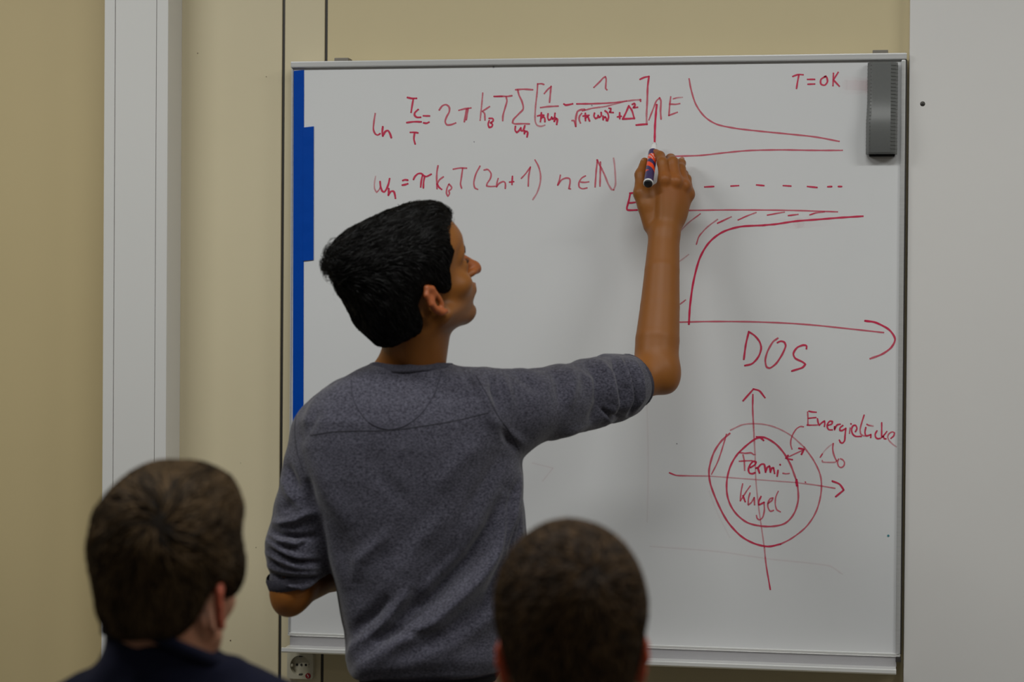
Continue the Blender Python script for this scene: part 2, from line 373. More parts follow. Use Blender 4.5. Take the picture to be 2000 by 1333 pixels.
def writing(name, label, crop, strokes):
    """crop = (x0, y0, scale) of the reading window ; stroke = (ink, width px, [points])  ink may be (start, end)"""
    x0, y0, s = crop; vs, fs, al = [], [], []
    for ink, wd_, pts in strokes:
        a0, a1 = ink if isinstance(ink, tuple) else (ink, ink)
        path = smooth_path([(x0 + x / s, y0 + y / s) for x, y in pts]); n = len(path); ZOFF[0] = (ZOFF[0] + 1) % 9
        Y = -.0003 - ZOFF[0] * .00004
        base = len(vs); seed = random.random() * 9
        for i, q in enumerate(path):
            a = path[max(0, i - 1)]; b = path[min(n - 1, i + 1)]; d = b - a; l = np.linalg.norm(d)
            d = d / l if l > 1e-6 else np.array([1., 0]); nn = np.array([-d[1], d[0]])
            w = wd_ * .47 * (1 + .10 * math.sin(i * .7 + seed))
            if i == 0: q = q - d * w * .3
            if i == n - 1: q = q + d * w * .3
            if i in (0, n - 1): w *= .8
            for sg in (-1, 1):
                vs.append(W(*(q + nn * sg * w), Y)); al.append(a0 + (a1 - a0) * i / (n - 1))
        for i in range(n - 1): fs.append((base + 2 * i, base + 2 * i + 1, base + 2 * i + 3, base + 2 * i + 2))
        for end, q, sg in ((0, path[0], -1), (n - 1, path[-1], 1)):      # round caps
            b0 = len(vs); vs.append(W(*q, Y)); al.append(a0 if end == 0 else a1)
            d = (path[1] - path[0]) if end == 0 else (path[-1] - path[-2]); th = math.atan2(d[1], d[0]) + (math.pi if end == 0 else 0)
            for k in range(7):
                w = th - math.pi / 2 + math.pi * k / 6; vs.append(W(q[0] + math.cos(w) * wd_ / 2, q[1] + math.sin(w) * wd_ / 2, Y)); al.append(a0 if end == 0 else a1)
            for k in range(6): fs.append((b0, b0 + 1 + k, b0 + 2 + k))
    o = pydata(name, vs, fs, M['ink'], wbd)
    at = o.data.attributes.new('ink', 'FLOAT', 'POINT'); at.data.foreach_set('value', np.array(al, dtype=np.float32))
    if label: o['label'] = label
    return o
F, N_, L_ = .86, .62, .42          # ink strengths: full, normal, light
cA = (720, 170, 2000 / 260)
writing('handwriting', 'red handwriting reading ln', cA, [
    ((.55, F), 3.6, [(98, 400), (80, 520), (72, 640), (100, 705), (135, 722), (170, 702)]),
    (F, 4.2, [(212, 600), (205, 680), (212, 735)]), (F, 4.2, [(215, 730), (250, 670), (290, 655), (320, 700), (340, 760)])])
writing('handwriting', 'red handwriting reading Tc/T = 2 pi k B', cA, [
    (F, 4, [(585, 158), (650, 172), (716, 170)]), (F, 3.7, [(672, 175), (655, 270), (638, 378)]),
    (F, 4, [(742, 340), (695, 385), (690, 425), (725, 455), (778, 455)]),
    (F, 3.8, [(575, 535), (680, 522), (788, 524)]), (F, 3.8, [(825, 433), (912, 435)]), (F, 3.8, [(828, 540), (868, 545), (905, 530)]),
    (F, 3.8, [(628, 682), (690, 682), (738, 690)]), (F, 3.8, [(690, 690), (680, 780), (698, 855)]),
    (N_, 3.8, [(1062, 345), (1105, 285), (1160, 265), (1208, 300), (1212, 370), (1170, 450), (1150, 520), (1175, 568), (1240, 566), (1305, 542)]),
    (N_, 3.6, [(1358, 350), (1430, 330), (1535, 315)]), (N_, 3.8, [(1472, 335), (1455, 420), (1438, 520)]), (N_, 3.4, [(1495, 325), (1480, 410), (1468, 490)]),
    (.55, 3.1, [(1714, 90), (1700, 250), (1675, 500)]), (N_, 3.4, [(1814, 295), (1755, 335), (1705, 365), (1740, 395), (1748, 495)]),
    (F, 3.8, [(1812, 472), (1865, 475), (1870, 510), (1830, 540), (1862, 565), (1845, 600), (1810, 608), (1795, 560), (1810, 510)])])
cB = (980, 140, 2000 / 260)
writing('handwriting', 'red handwriting of a large T and a sum over omega n', cB, [
    (N_, 3.8, [(-428, 365), (-300, 372), (-100, 374), (0, 370), (80, 372), (150, 362)][2:]), (N_, 3.8, [(-115, 372), (0, 372)]),
    (N_, 3.6, [(65, 378), (78, 440), (45, 560), (18, 660), (14, 735)]),
    (N_, 3.7, [(210, 272), (330, 264), (462, 272)]), (N_, 3.7, [(240, 275), (258, 350), (300, 440), (322, 520), (318, 570), (250, 640), (175, 720), (160, 770), (200, 785), (320, 782), (412, 786)]),
    (F, 3.8, [(205, 825), (200, 880), (225, 915), (255, 890), (285, 845)]), (F, 3.8, [(285, 850), (290, 885), (315, 890), (335, 850), (345, 815)]),
    (F, 4, [(345, 890), (340, 930)]), (F, 3.8, [(342, 915), (375, 895), (390, 915), (380, 980)])])
writing('handwriting', 'red handwriting of one over h bar omega n in a square bracket', cB, [
    (N_, 3.6, [(630, 192), (600, 182), (540, 184)]), ((N_, L_), 3.4, [(540, 186), (530, 320), (510, 500), (500, 640), (502, 740), (530, 805), (590, 822), (645, 805)]),
    (N_, 3.3, [(640, 328), (690, 268), (742, 222)]), (N_, 3.7, [(740, 225), (730, 330), (718, 458)]),
    (N_, 3.7, [(585, 540), (700, 525), (845, 518)]),
    (F, 3.7, [(540, 665), (590, 655), (630, 655)]), (F, 3.7, [(595, 620), (590, 690), (580, 750)]), (F, 3.8, [(590, 700), (625, 675), (645, 700), (648, 750)]),
    (F, 3.6, [(695, 635), (690, 690), (705, 730), (735, 715), (750, 685)]), (F, 3.9, [(750, 685), (765, 715), (790, 690), (800, 628)]),
    (F, 4.2, [(790, 745), (815, 700), (835, 720), (826, 790)]), (F, 4.2, [(800, 690), (790, 745)]),
    (F, 4, [(935, 488), (960, 502), (1010, 496), (1062, 484)])])
cC = (1100, 140, 2000 / 260)
writing('handwriting', 'red handwriting of one over a square root with delta squared, closed by a bracket', cC, [
    (N_, 3.5, [(462, 235), (540, 160), (600, 95), (632, 75), (645, 110), (640, 200), (638, 250), (655, 272)]),
    ((F, L_), 3.5, [(205, 484), (420, 482), (700, 470), (880, 452), (1060, 428), (1165, 422)]), (N_, 3.6, [(1158, 420), (1162, 445)]),
    (N_, 3.3, [(132, 735), (160, 735), (188, 820)]), (N_, 4.2, [(188, 820), (190, 700), (215, 600), (260, 575), (320, 568)]), ((N_, L_), 3.2, [(290, 590), (430, 552), (640, 522), (780, 485), (950, 440)]),
    (N_, 3.8, [(275, 630), (245, 670), (240, 720), (258, 770)]),
    (F, 3.6, [(300, 668), (385, 655)]), (F, 3.8, [(332, 628), (335, 735)]), (F, 3.8, [(335, 700), (370, 665), (380, 700), (395, 740)]),
    (F, 3.8, [(470, 625), (462, 670), (485, 705), (515, 690), (525, 660)]), (F, 3.8, [(525, 660), (540, 690), (570, 665), (570, 615)]),
    (F, 4, [(598, 670), (600, 720)]), (F, 4, [(600, 700), (630, 680), (645, 700), (650, 735)]), (F, 3.8, [(630, 590), (665, 620), (682, 680), (665, 738)]),
    (F, 3.8, [(690, 550), (715, 552), (710, 590), (690, 612), (750, 615)]),
    (F, 3.8, [(818, 680), (870, 672)]), (F, 3.8, [(848, 620), (850, 705)]),
    (F, 3.8, [(985, 515), (940, 620), (895, 712)]), (F, 3.6, [(985, 515), (1030, 580), (1068, 705)]), (F, 4, [(895, 712), (1068, 702)]),
    (F, 3.8, [(1040, 490), (1070, 475), (1080, 500), (1050, 545), (1115, 535)]),
    (F, 3.7, [(1155, 115), (1215, 88), (1288, 72)]), ((F, L_), 4, [(1288, 75), (1270, 220), (1262, 450), (1252, 650), (1255, 790)]), (F, 4.2, [(1100, 803), (1180, 795), (1258, 790)])])
writing('drawing', 'red upright axis arrow being drawn, with the letter E', cC, [
    (N_, 3.2, [(1288, 725), (1340, 590), (1400, 440), (1448, 395)]), (N_, 3.8, [(1448, 395), (1468, 440), (1462, 600), (1470, 710)]),
    (1.0, 4.3, [(1405, 500), (1395, 600), (1380, 800), (1375, 1005), (1374, 1095)]),
    (N_, 3.3, [(1615, 380), (1600, 500), (1588, 658)]), ((N_, .3), 3, [(1655, 408), (1710, 393), (1790, 386)]), (N_, 3.3, [(1600, 487), (1690, 490), (1750, 480)]), (N_, 3.4, [(1588, 658), (1650, 635), (1712, 612)])])
cD = (720, 300, 2000 / 260)
writing('handwriting', 'red handwriting reading omega n = pi k B T (2', cD, [
    ((.25, N_), 2.9, [(104, 345), (88, 440), (90, 530), (120, 585), (160, 540), (180, 490)]), (F, 4, [(172, 425), (180, 500), (205, 565), (235, 578), (270, 530), (300, 450), (314, 380)]),
    (F, 4, [(302, 530), (300, 580), (296, 625)]), (F, 4.1, [(298, 620), (335, 570), (375, 570), (392, 610), (402, 670)]),
    (F, 4, [(515, 405), (545, 395), (585, 400)]), (F, 4, [(508, 474), (545, 468), (585, 455)]),
    (F, 3.7, [(674, 388), (695, 345), (740, 305), (790, 300), (830, 335), (870, 345), (938, 312)]), (F, 3.7, [(808, 330), (790, 420), (782, 500)]), (F, 3.7, [(842, 345), (826, 430), (822, 515)]),
    (N_, 3.6, [(1042, 185), (1026, 280), (1022, 400), (1028, 528)]), (N_, 3.6, [(1120, 352), (1060, 400), (1030, 460)]), (F, 3.7, [(1030, 460), (1055, 505), (1095, 538)]),
    (N_, 3.4, [(1210, 460), (1248, 510), (1235, 540), (1205, 560), (1215, 600), (1190, 645), (1170, 600), (1175, 530), (1200, 470)]),
    (N_, 3.4, [(1272, 235), (1370, 218), (1470, 220)]), (N_, 3.4, [(1412, 222), (1395, 350), (1380, 460), (1396, 518)]),
    (N_, 3.3, [(1672, 190), (1610, 310), (1580, 440), (1595, 515), (1636, 538)]),
    (N_, 3.3, [(1735, 248), (1790, 240), (1838, 300), (1830, 370), (1780, 450), (1772, 488), (1830, 496), (1898, 492)])])
cE = (980, 300, 2000 / 260)
writing('handwriting', 'red handwriting reading n + 1), n element of N', cE, [
    (N_, 3.3, [(-55, 378), (-72, 440), (-78, 500)]), (N_, 3.5, [(-75, 495), (-40, 450), (20, 422), (48, 435), (55, 475), (52, 522)]),
    (F, 3.4, [(118, 430), (178, 424)]), (F, 3.4, [(160, 345), (153, 465)]),
    (N_, 3.1, [(295, 372), (360, 300), (430, 205)]), (N_, 3.4, [(430, 205), (405, 340), (398, 488)]),
    ((N_, .4), 3.3, [(500, 98), (550, 190), (582, 320), (575, 450), (530, 590), (468, 690)]),
    (N_, 3.4, [(880, 328), (865, 400), (842, 472)]), (N_, 3.5, [(842, 472), (900, 395), (970, 368), (1020, 380), (1025, 440), (1008, 530), (1030, 532)]),
    (N_, 3.4, [(1255, 338), (1200, 370), (1160, 440), (1165, 505), (1215, 530), (1278, 518)]), (N_, 3.4, [(1190, 430), (1250, 434), (1305, 426)]),
    (N_, 3.6, [(1438, 100), (1420, 250), (1402, 500)]), (N_, 3.6, [(1482, 130), (1480, 300), (1475, 488)]), ((N_, L_), 3.8, [(1432, 98), (1480, 190), (1540, 310), (1600, 460), (1650, 540), (1680, 545)]),
    ((L_, .35), 3.6, [(1680, 545), (1708, 470), (1704, 300), (1692, 150), (1680, 72)]),
    (1.0, 3.8, [(1990, 590), (1925, 598)]), (1.0, 3.8, [(1930, 600), (1905, 720), (1880, 810), (1885, 845), (1930, 852), (2000, 850), (2030, 848)]), (F, 3.6, [(1905, 742), (1960, 740), (2020, 730)])])
c4 = (1300, 120, 1066 / 480)
writing('drawing', 'red curve falling steeply and flattening over the gap', c4, [
    (N_, 3.5, [(102, 76), (110, 120), (132, 188), (170, 240), (220, 272), (300, 290), (400, 302), (520, 314), (650, 328), (752, 347)]),
    (N_, 3.4, [(20, 412), (150, 408), (260, 396), (360, 387), (500, 384), (640, 386), (766, 386)])])
for st in [
    (F, 3.6, [(170, 545), (208, 543)]), (F, 3.4, [(284, 541), (316, 539)]), (F, 3.4, [(395, 536), (426, 539)]), (F, 3.4, [(511, 539), (543, 541)]), (F, 3.6, [(616, 543), (656, 547)]), (F, 3.6, [(704, 544), (720, 543)]), (F, 3.6, [(750, 543), (763, 543)])]: writing('dash', None, c4, [st])
for i_, st in enumerate([
    (N_, 3.2, [(90, 647), (250, 645), (400, 645), (560, 647), (745, 653)]),
    ((.3, N_), 2.8, [(60, 740), (100, 700), (150, 662)]), ((N_, .45), 3, [(134, 793), (145, 760), (180, 720), (225, 686)]), ((F, .5), 3.4, [(226, 702), (284, 675)]),
    ((F, .5), 3, [(315, 688), (350, 672), (392, 656)]), ((F, .5), 3, [(442, 667), (480, 660), (515, 654)]), ((F, .6), 3.2, [(533, 669), (574, 664)]), ((F, .5), 3, [(626, 666), (650, 658), (688, 653)]),
    (.3, 2.5, [(55, 872), (100, 838)]), (.55, 3, [(64, 1053), (86, 1036)])]): writing('level_line' if i_ == 0 else 'hatch_stroke', None, c4, [st])
writing('drawing', 'red curve rising steeply from the axis and levelling out', c4, [
    ((1.0, F), 4.2, [(101, 1140), (106, 1060), (122, 950), (150, 850), (190, 785), (245, 742), (320, 718), (430, 711)]),
    (F, 4, [(425, 711), (480, 706), (560, 694), (660, 686), (760, 678), (855, 672)])])
writing('drawing', 'red horizontal axis with a wide arrowhead', c4, [
    (N_, 3.4, [(50, 1132), (200, 1129), (400, 1131), (600, 1141), (800, 1161), (945, 1177)]),
    ((1.0, .6), 4.2, [(866, 1126), (910, 1133), (970, 1165), (995, 1205), (980, 1240), (940, 1270), (888, 1290)])])
writing('handwriting', 'red capital letters DOS', (1420, 620, 2000 / 360), [
    (F, 4, [(182, 455), (205, 290), (236, 160)]), (F, 3.9, [(236, 158), (300, 200), (355, 270), (370, 340), (340, 430), (270, 505), (195, 524)]),
    ((N_, F), 3.9, [(550, 228), (500, 265), (440, 370), (415, 470), (430, 540), (465, 552), (530, 505), (600, 400), (636, 310), (620, 270), (580, 260), (548, 275)]),
    (F, 4, [(862, 340), (862, 310), (830, 302), (760, 330), (720, 395), (740, 445), (820, 485), (850, 510), (820, 545), (705, 583)])])
writing('handwriting', 'red handwriting reading T = 0 K', c4, [
    (F, 3.5, [(552, 65), (575, 57), (596, 58)]), (F, 3.5, [(578, 60), (572, 90), (568, 117)]), (F, 3.5, [(616, 78), (646, 78)]), (F, 3.5, [(618, 99), (646, 98)]),
    (F, 3.6, [(695, 64), (674, 78), (674, 98), (690, 103), (702, 88), (698, 68), (690, 66)]),
    (F, 3.5, [(728, 52), (726, 105)]), (F, 3.5, [(748, 48), (728, 80)]), (F, 3.5, [(728, 80), (753, 107)])])
c5 = (1280, 740, 3.03)
writing('drawing', 'red cross of axes through the two circles', c5, [
    (F, 3.8, [(520, 130), (580, 62)]), (F, 3.8, [(580, 62), (615, 72), (648, 112)]), ((F, .35), 3.4, [(577, 95), (576, 180), (582, 300), (590, 450)]),
    ((.35, .4), 2.8, [(590, 450), (595, 600), (610, 750), (628, 880), (645, 1000)]), ((.4, F), 3.2, [(645, 1000), (655, 1100), (680, 1248)]),
    ((F, .35), 3.1, [(84, 558), (125, 573), (320, 577)]), (.36, 2.6, [(320, 577), (560, 595), (830, 615)]), ((.36, N_), 2.8, [(830, 615), (960, 632), (1062, 649)]),
    (F, 3.9, [(1048, 607), (1090, 625), (1115, 660), (1068, 698)])])
writing('drawing', 'red outer circle', c5, [
    (.42, 3, [(445, 305), (520, 272), (620, 268), (710, 288), (800, 335), (880, 405)]), ((.55, N_), 3.4, [(880, 405), (940, 490), (978, 580), (980, 680), (950, 790), (890, 880), (800, 950), (740, 980)]),
    ((F, N_), 4, [(740, 980), (670, 994), (590, 978), (510, 935), (430, 850), (370, 740), (325, 620), (318, 540), (345, 440), (390, 370), (440, 325)]),
    (N_, 3, [(420, 330), (400, 400), (370, 490), (333, 565)])])
writing('drawing', 'darker red inner circle', c5, [
    ((F, N_), 3.8, [(640, 365), (620, 350), (590, 358), (540, 395), (480, 455), (440, 530), (422, 620), (430, 710), (470, 790), (540, 850), (620, 872), (700, 874), (770, 855), (820, 800), (845, 720), (842, 640), (835, 600)]),
    ((F, N_), 4, [(600, 345), (650, 350), (710, 385), (760, 440), (800, 510), (830, 590)]), (1.0, 5, [(835, 600), (838, 632)]), (N_, 3, [(887, 612), (889, 614)])])
writing('handwriting', 'red handwriting reading Fermi- Kugel inside the inner circle', (1380, 840, 1333 / 200), [
    (N_, 3.4, [(428, 295), (500, 305), (580, 300), (612, 322)]), (N_, 3.2, [(475, 328), (490, 400), (496, 525)]), (N_, 3.4, [(428, 410), (500, 405), (590, 402)]),
    (F, 3.9, [(575, 490), (630, 455), (645, 420), (610, 410), (570, 450), (545, 520), (560, 565), (600, 572), (628, 560)]),
    (F, 4, [(645, 500), (665, 490), (688, 560)]), (F, 3.9, [(665, 500), (710, 450), (750, 450), (768, 550)]), (F, 3.9, [(768, 545), (790, 490), (820, 470), (832, 550)]), (F, 3.9, [(832, 545), (850, 500), (872, 495), (885, 565)]),
    (F, 3.6, [(930, 530), (920, 602)]), (F, 3.6, [(957, 453), (959, 456)]), (N_, 3, [(995, 566), (1035, 572), (1075, 568)]),
    (N_, 3, [(470, 705), (450, 800), (438, 925)]), (N_, 3, [(568, 732), (520, 800), (445, 920)]), (F, 3.6, [(475, 860), (502, 935)]),
    (N_, 3.3, [(565, 825), (545, 900), (542, 980), (580, 950), (620, 885)]), (N_, 3.5, [(620, 885), (625, 975)]),
    (F, 3.5, [(708, 870), (680, 930), (678, 980), (710, 965), (748, 945)]), (N_, 3.2, [(748, 945), (752, 1050), (730, 1140), (690, 1172), (660, 1155), (650, 1118)]),
    (N_, 3.3, [(800, 960), (850, 920), (865, 885), (830, 895), (800, 950), (800, 1010), (830, 1060), (870, 1050)]),
    (N_, 2.9, [(932, 803), (900, 880), (895, 970), (915, 1040), (960, 1068)])])
writing('handwriting', 'red handwriting reading Energielücke', (1540, 790, 2000 / 220), [
    (N_, 3, [(340, 140), (345, 250), (345, 370)]), (F, 3.3, [(365, 125), (420, 137), (490, 142)]), (F, 3.3, [(358, 250), (420, 243), (485, 237)]), ((F, .5), 3.5, [(335, 370), (410, 372), (510, 370)]),
    (F, 3.4, [(515, 260), (525, 320), (545, 378), (590, 330), (638, 300)]), (F, 3.4, [(638, 300), (645, 340), (638, 392)]),
    (F, 3.5, [(715, 372), (770, 350), (780, 305), (735, 300), (695, 350), (690, 410), (720, 452), (775, 455)]),
    (F, 3.5, [(818, 400), (815, 460), (840, 400), (870, 365), (915, 355)]),
    (F, 3.5, [(962, 378), (915, 420), (912, 465), (950, 468), (1015, 430)]), (F, 3.5, [(1018, 430), (1005, 550), (995, 650), (960, 690), (925, 680), (905, 640)]),
    (N_, 3.2, [(1095, 425), (1083, 515)]), (F, 3.2, [(1108, 348), (1112, 352)]),
    (F, 3.5, [(1190, 485), (1215, 430), (1190, 375), (1145, 385), (1120, 450), (1140, 530), (1190, 570), (1290, 572)]),
    ((F, .5), 3.1, [(1342, 195), (1300, 330), (1272, 450), (1285, 530), (1330, 560), (1390, 560)]),
    (F, 3.4, [(1372, 415), (1358, 500), (1375, 560), (1420, 555), (1465, 535), (1460, 590)]), ((F, .4), 3.3, [(1395, 358), (1420, 372), (1500, 388)]),
    (F, 3.4, [(1570, 475), (1540, 530), (1550, 590), (1585, 612), (1628, 605)]),
    (F, 3.1, [(1655, 330), (1655, 450), (1652, 590)]), (F, 3.2, [(1745, 487), (1700, 545), (1655, 590), (1690, 570), (1700, 615), (1730, 615)]),
    ((F, .3), 3.1, [(1820, 605), (1870, 560), (1882, 505), (1840, 492), (1780, 530), (1762, 590), (1790, 650), (1850, 710), (1912, 755)]),
    (N_, 2.9, [(265, 402), (215, 395), (150, 430), (80, 530), (45, 630), (40, 720), (62, 798)])])
writing('handwriting', 'faint red handwriting of delta zero', (1540, 790, 2000 / 220), [
    ((.25, .25), 2.8, [(565, 940), (640, 830), (720, 750), (790, 700)]), (N_, 3, [(565, 940), (600, 885)]), (N_, 3.4, [(795, 700), (785, 780), (795, 860), (825, 950), (855, 1005)]), (.45, 3, [(600, 1000), (604, 1026), (720, 1033), (835, 1028), (855, 1000)]),
    (N_, 3.1, [(890, 975), (870, 1030), (890, 1100), (935, 1125), (985, 1090), (992, 1030), (960, 985), (925, 970)])])
writing('drawing', 'small red double headed arrow between the circles', c5, [
    (N_, 3, [(772, 470), (880, 420)]), (F, 4, [(850, 413), (880, 418), (865, 448)]), (F, 3.6, [(785, 455), (772, 472), (810, 480)])])
sm_ = writing('smudge', 'faint pink traces of wiped writing', (0, 0, 1), [
    ((.03, .07), 22, [(1655, 166), (1700, 168)]), ((.0, .05), 34, [(1640, 166), (1690, 168)]), ((0, .035), 22, [(1480, 438), (1520, 437), (1560, 436)]), ((.035, 0), 22, [(1560, 436), (1600, 433), (1640, 430)]),
    (.07, 3, [(1270, 1068), (1400, 1078), (1500, 1092), (1620, 1106), (1645, 1122)]), (.05, 3, [(1385, 960), (1400, 1000), (1425, 1050)]), (.05, 3, [(1262, 740), (1266, 900), (1264, 1020)]), (.06, 3, [(1040, 905), (1080, 915), (1060, 940)])])
sm_['kind'] = 'stuff'
# a teal dot and grey dust
for a, b, r in ((1735, 1047, .0022), (964, 131, .002), (1156, 206, .0013), (926, 277, .001), (1322, 867, .0012)):
    q = W(a, b, -.0003); lathe('ink_dot', (q[0], -.0006, q[2]), (q[0], 0, q[2]), [(0, 0), (0, r), (.0004, r)], mat('teal_ink', (.05, .25, .3) if a == 1735 else (.3, .3, .33), .5), wbd, 10, False)
# ---------------------------------------------------------------- distance-field modelling: limbs, heads and cloth grown as one smooth surface
f32 = np.float32
def smin(a, b, k):
    h = np.clip(.5 + .5 * (b - a) / k, 0, 1); return b + (a - b) * h - k * h * (1 - h)
def smax(a, b, k): return -smin(-a, -b, k)
def cap(p, a, b, ra, rb):
    a = np.asarray(a, f32); b = np.asarray(b, f32); ba = b - a; q = p - a
    t = np.clip(q @ ba / max(1e-9, float(ba @ ba)), 0, 1); d = q - t[:, None] * ba
    return np.sqrt((d * d).sum(1)) - (ra + (rb - ra) * t)
def ell(p, c, r, rot=None):
    q = p - np.asarray(c, f32)
    if rot is not None: q = q @ rot.astype(f32)
    r = np.asarray(r, f32); k0 = np.sqrt(((q / r) ** 2).sum(1)); k1 = np.sqrt(((q / r ** 2) ** 2).sum(1)) + 1e-6
    return k0 * (k0 - 1) / k1
def chain(p, pts, rs, k=.012):
    d = None
    for i in range(len(pts) - 1):
        e = cap(p, pts[i], pts[i + 1], rs[i], rs[i + 1]); d = e if d is None else smin(d, e, k)
    return d
def nets(f, lo, hi, h, margin=.012):
    """surface nets over blocks that the surface can cross ; f(points)->signed distance"""
    B = 8; lo = np.asarray(lo, float); nb = np.ceil((np.asarray(hi) - lo) / (h * B)).astype(int); n = nb * B + 1
    G = np.ones(n, dtype=f32)
    ii = np.stack(np.meshgrid(*[np.arange(k) for k in nb], indexing='ij'), -1).reshape(-1, 3)
    cen = (lo + (ii + .5) * B * h).astype(f32); fc = f(cen)
    for q, v in zip(ii[fc < 0], fc[fc < 0]):
        G[q[0]*B:(q[0]+1)*B+1, q[1]*B:(q[1]+1)*B+1, q[2]*B:(q[2]+1)*B+1] = -1
    act = ii[np.abs(fc) < B * h * .87 + margin]
    loc = np.stack(np.meshgrid(*[np.arange(B + 1)] * 3, indexing='ij'), -1).reshape(-1, 3)
    CH = 160
    for s in range(0, len(act), CH):
        a = act[s:s + CH]; idx = (a[:, None, :] * B + loc[None]).reshape(-1, 3)
        v = f((lo + idx * h).astype(f32)); G[idx[:, 0], idx[:, 1], idx[:, 2]] = v
    S = G < 0
    X = S[:-1, :-1, :-1].astype(np.int8)
    tot = sum(S[i:n[0]-1+i, j:n[1]-1+j, k:n[2]-1+k].astype(np.int8) for i in (0, 1) for j in (0, 1) for k in (0, 1))
    cells = np.argwhere((tot > 0) & (tot < 8)); del tot, X
    acc = np.zeros((len(cells), 3)); cnt = np.zeros(len(cells))
    cor = [(0,0,0),(1,0,0),(0,1,0),(1,1,0),(0,0,1),(1,0,1),(0,1,1),(1,1,1)]
    val = [G[cells[:, 0]+c[0], cells[:, 1]+c[1], cells[:, 2]+c[2]] for c in cor]
    for a, b in ((0,1),(2,3),(4,5),(6,7),(0,2),(1,3),(4,6),(5,7),(0,4),(1,5),(2,6),(3,7)):
        va, vb = val[a], val[b]; mk = (va < 0) != (vb < 0); t = np.where(mk, va / (va - vb + 1e-12), 0)
        ca, cb = np.array(cor[a]), np.array(cor[b])
        acc += np.where(mk[:, None], ca + (cb - ca) * t[:, None], 0); cnt += mk
    V = lo + (cells + acc / cnt[:, None]) * h
    ID = np.full(tuple(n - 1), -1, dtype=np.int32); ID[cells[:, 0], cells[:, 1], cells[:, 2]] = np.arange(len(cells))
    Q = []
    for ax in range(3):
        sl0 = [slice(None)] * 3; sl1 = [slice(None)] * 3; sl0[ax] = slice(0, n[ax] - 1); sl1[ax] = slice(1, n[ax])
        e = np.argwhere(S[tuple(sl0)] != S[tuple(sl1)]); b, c = (ax + 1) % 3, (ax + 2) % 3
        e = e[(e[:, b] > 0) & (e[:, c] > 0) & (e[:, b] < n[b] - 1) & (e[:, c] < n[c] - 1)]
        inside = S[e[:, 0], e[:, 1], e[:, 2]]
        def at(db, dc):
            q = e.copy(); q[:, b] -= db; q[:, c] -= dc; return ID[q[:, 0], q[:, 1], q[:, 2]]
        q = np.stack([at(1, 1), at(0, 1), at(0, 0), at(1, 0)], 1); q[~inside] = q[~inside][:, ::-1]; Q.append(q)
    Q = np.concatenate(Q); Q = Q[(Q >= 0).all(1)]
    return V, Q
def vnormals(V, Q):
    a = V[Q[:, 2]] - V[Q[:, 0]]; b = V[Q[:, 3]] - V[Q[:, 1]]; n = np.cross(a, b); N = np.zeros_like(V)
    for k in range(4): np.add.at(N, Q[:, k], n)
    return N / (np.linalg.norm(N, axis=1)[:, None] + 1e-12)
def relax(V, Q, it=1, w=.5):
    for _ in range(it):
        A = np.zeros_like(V); c = np.zeros(len(V))
        for k in range(4):
            np.add.at(A, Q[:, k], V[Q[:, (k + 1) % 4]]); np.add.at(A, Q[:, k], V[Q[:, (k + 3) % 4]]); np.add.at(c, Q[:, k], 2)
        V = V * (1 - w) + w * A / np.maximum(c, 1)[:, None]
    return V
def proj(V):
    q = V - np.array([0, 0, CAM.z]); c2 = q @ _f
    return CX0 + FPX * (q @ _r) / c2, CY0 - FPX * (q @ _u) / c2
def groups_sdf(groups, k=.02):
    """groups = [(func, centre, radius)] ; far groups are skipped for a chunk of points"""
    def f(p):
        lo, hi = p.min(0), p.max(0); d = None
        for fn, c, r in groups:
            g = np.linalg.norm(np.maximum(0, np.maximum(lo - c, c - hi))) - r
            if g > .10 and len(p) < 200000 and np.linalg.norm(hi - lo) < .6: continue
            e = fn(p); d = e if d is None else smin(d, e, k)
        return d if d is not None else np.full(len(p), .2, f32)
    return f
def sstep(a, b, x):
    t = np.clip((x - a) / (b - a), 0, 1); return t * t * (3 - 2 * t)
def vnoise(p, s, seed=0):
    """cheap smooth noise from warped sines, about -1..1"""
    r = np.random.default_rng(seed); o = np.zeros(len(p))
    for k in range(5):
        d = r.normal(size=3); d /= np.linalg.norm(d); o += np.sin(p @ d * s * (1 + .35 * k) + r.uniform(0, 6.28) + 1.3 * np.sin(p @ r.normal(size=3) * s * .4))
    return o / 3.2
def frame(theta, pitch, roll=0):
    Fv = np.array([math.cos(theta) * math.cos(pitch), math.sin(theta) * math.cos(pitch), math.sin(pitch)])
    L = -np.array([math.sin(theta), -math.cos(theta), 0]); U = np.cross(Fv, L)
    L2 = L * math.cos(roll) + U * math.sin(roll); U2 = -L * math.sin(roll) + U * math.cos(roll)
    return np.stack([Fv, L2, U2])            # rows: forward, left, up
EARO, EARK = .0715, .62
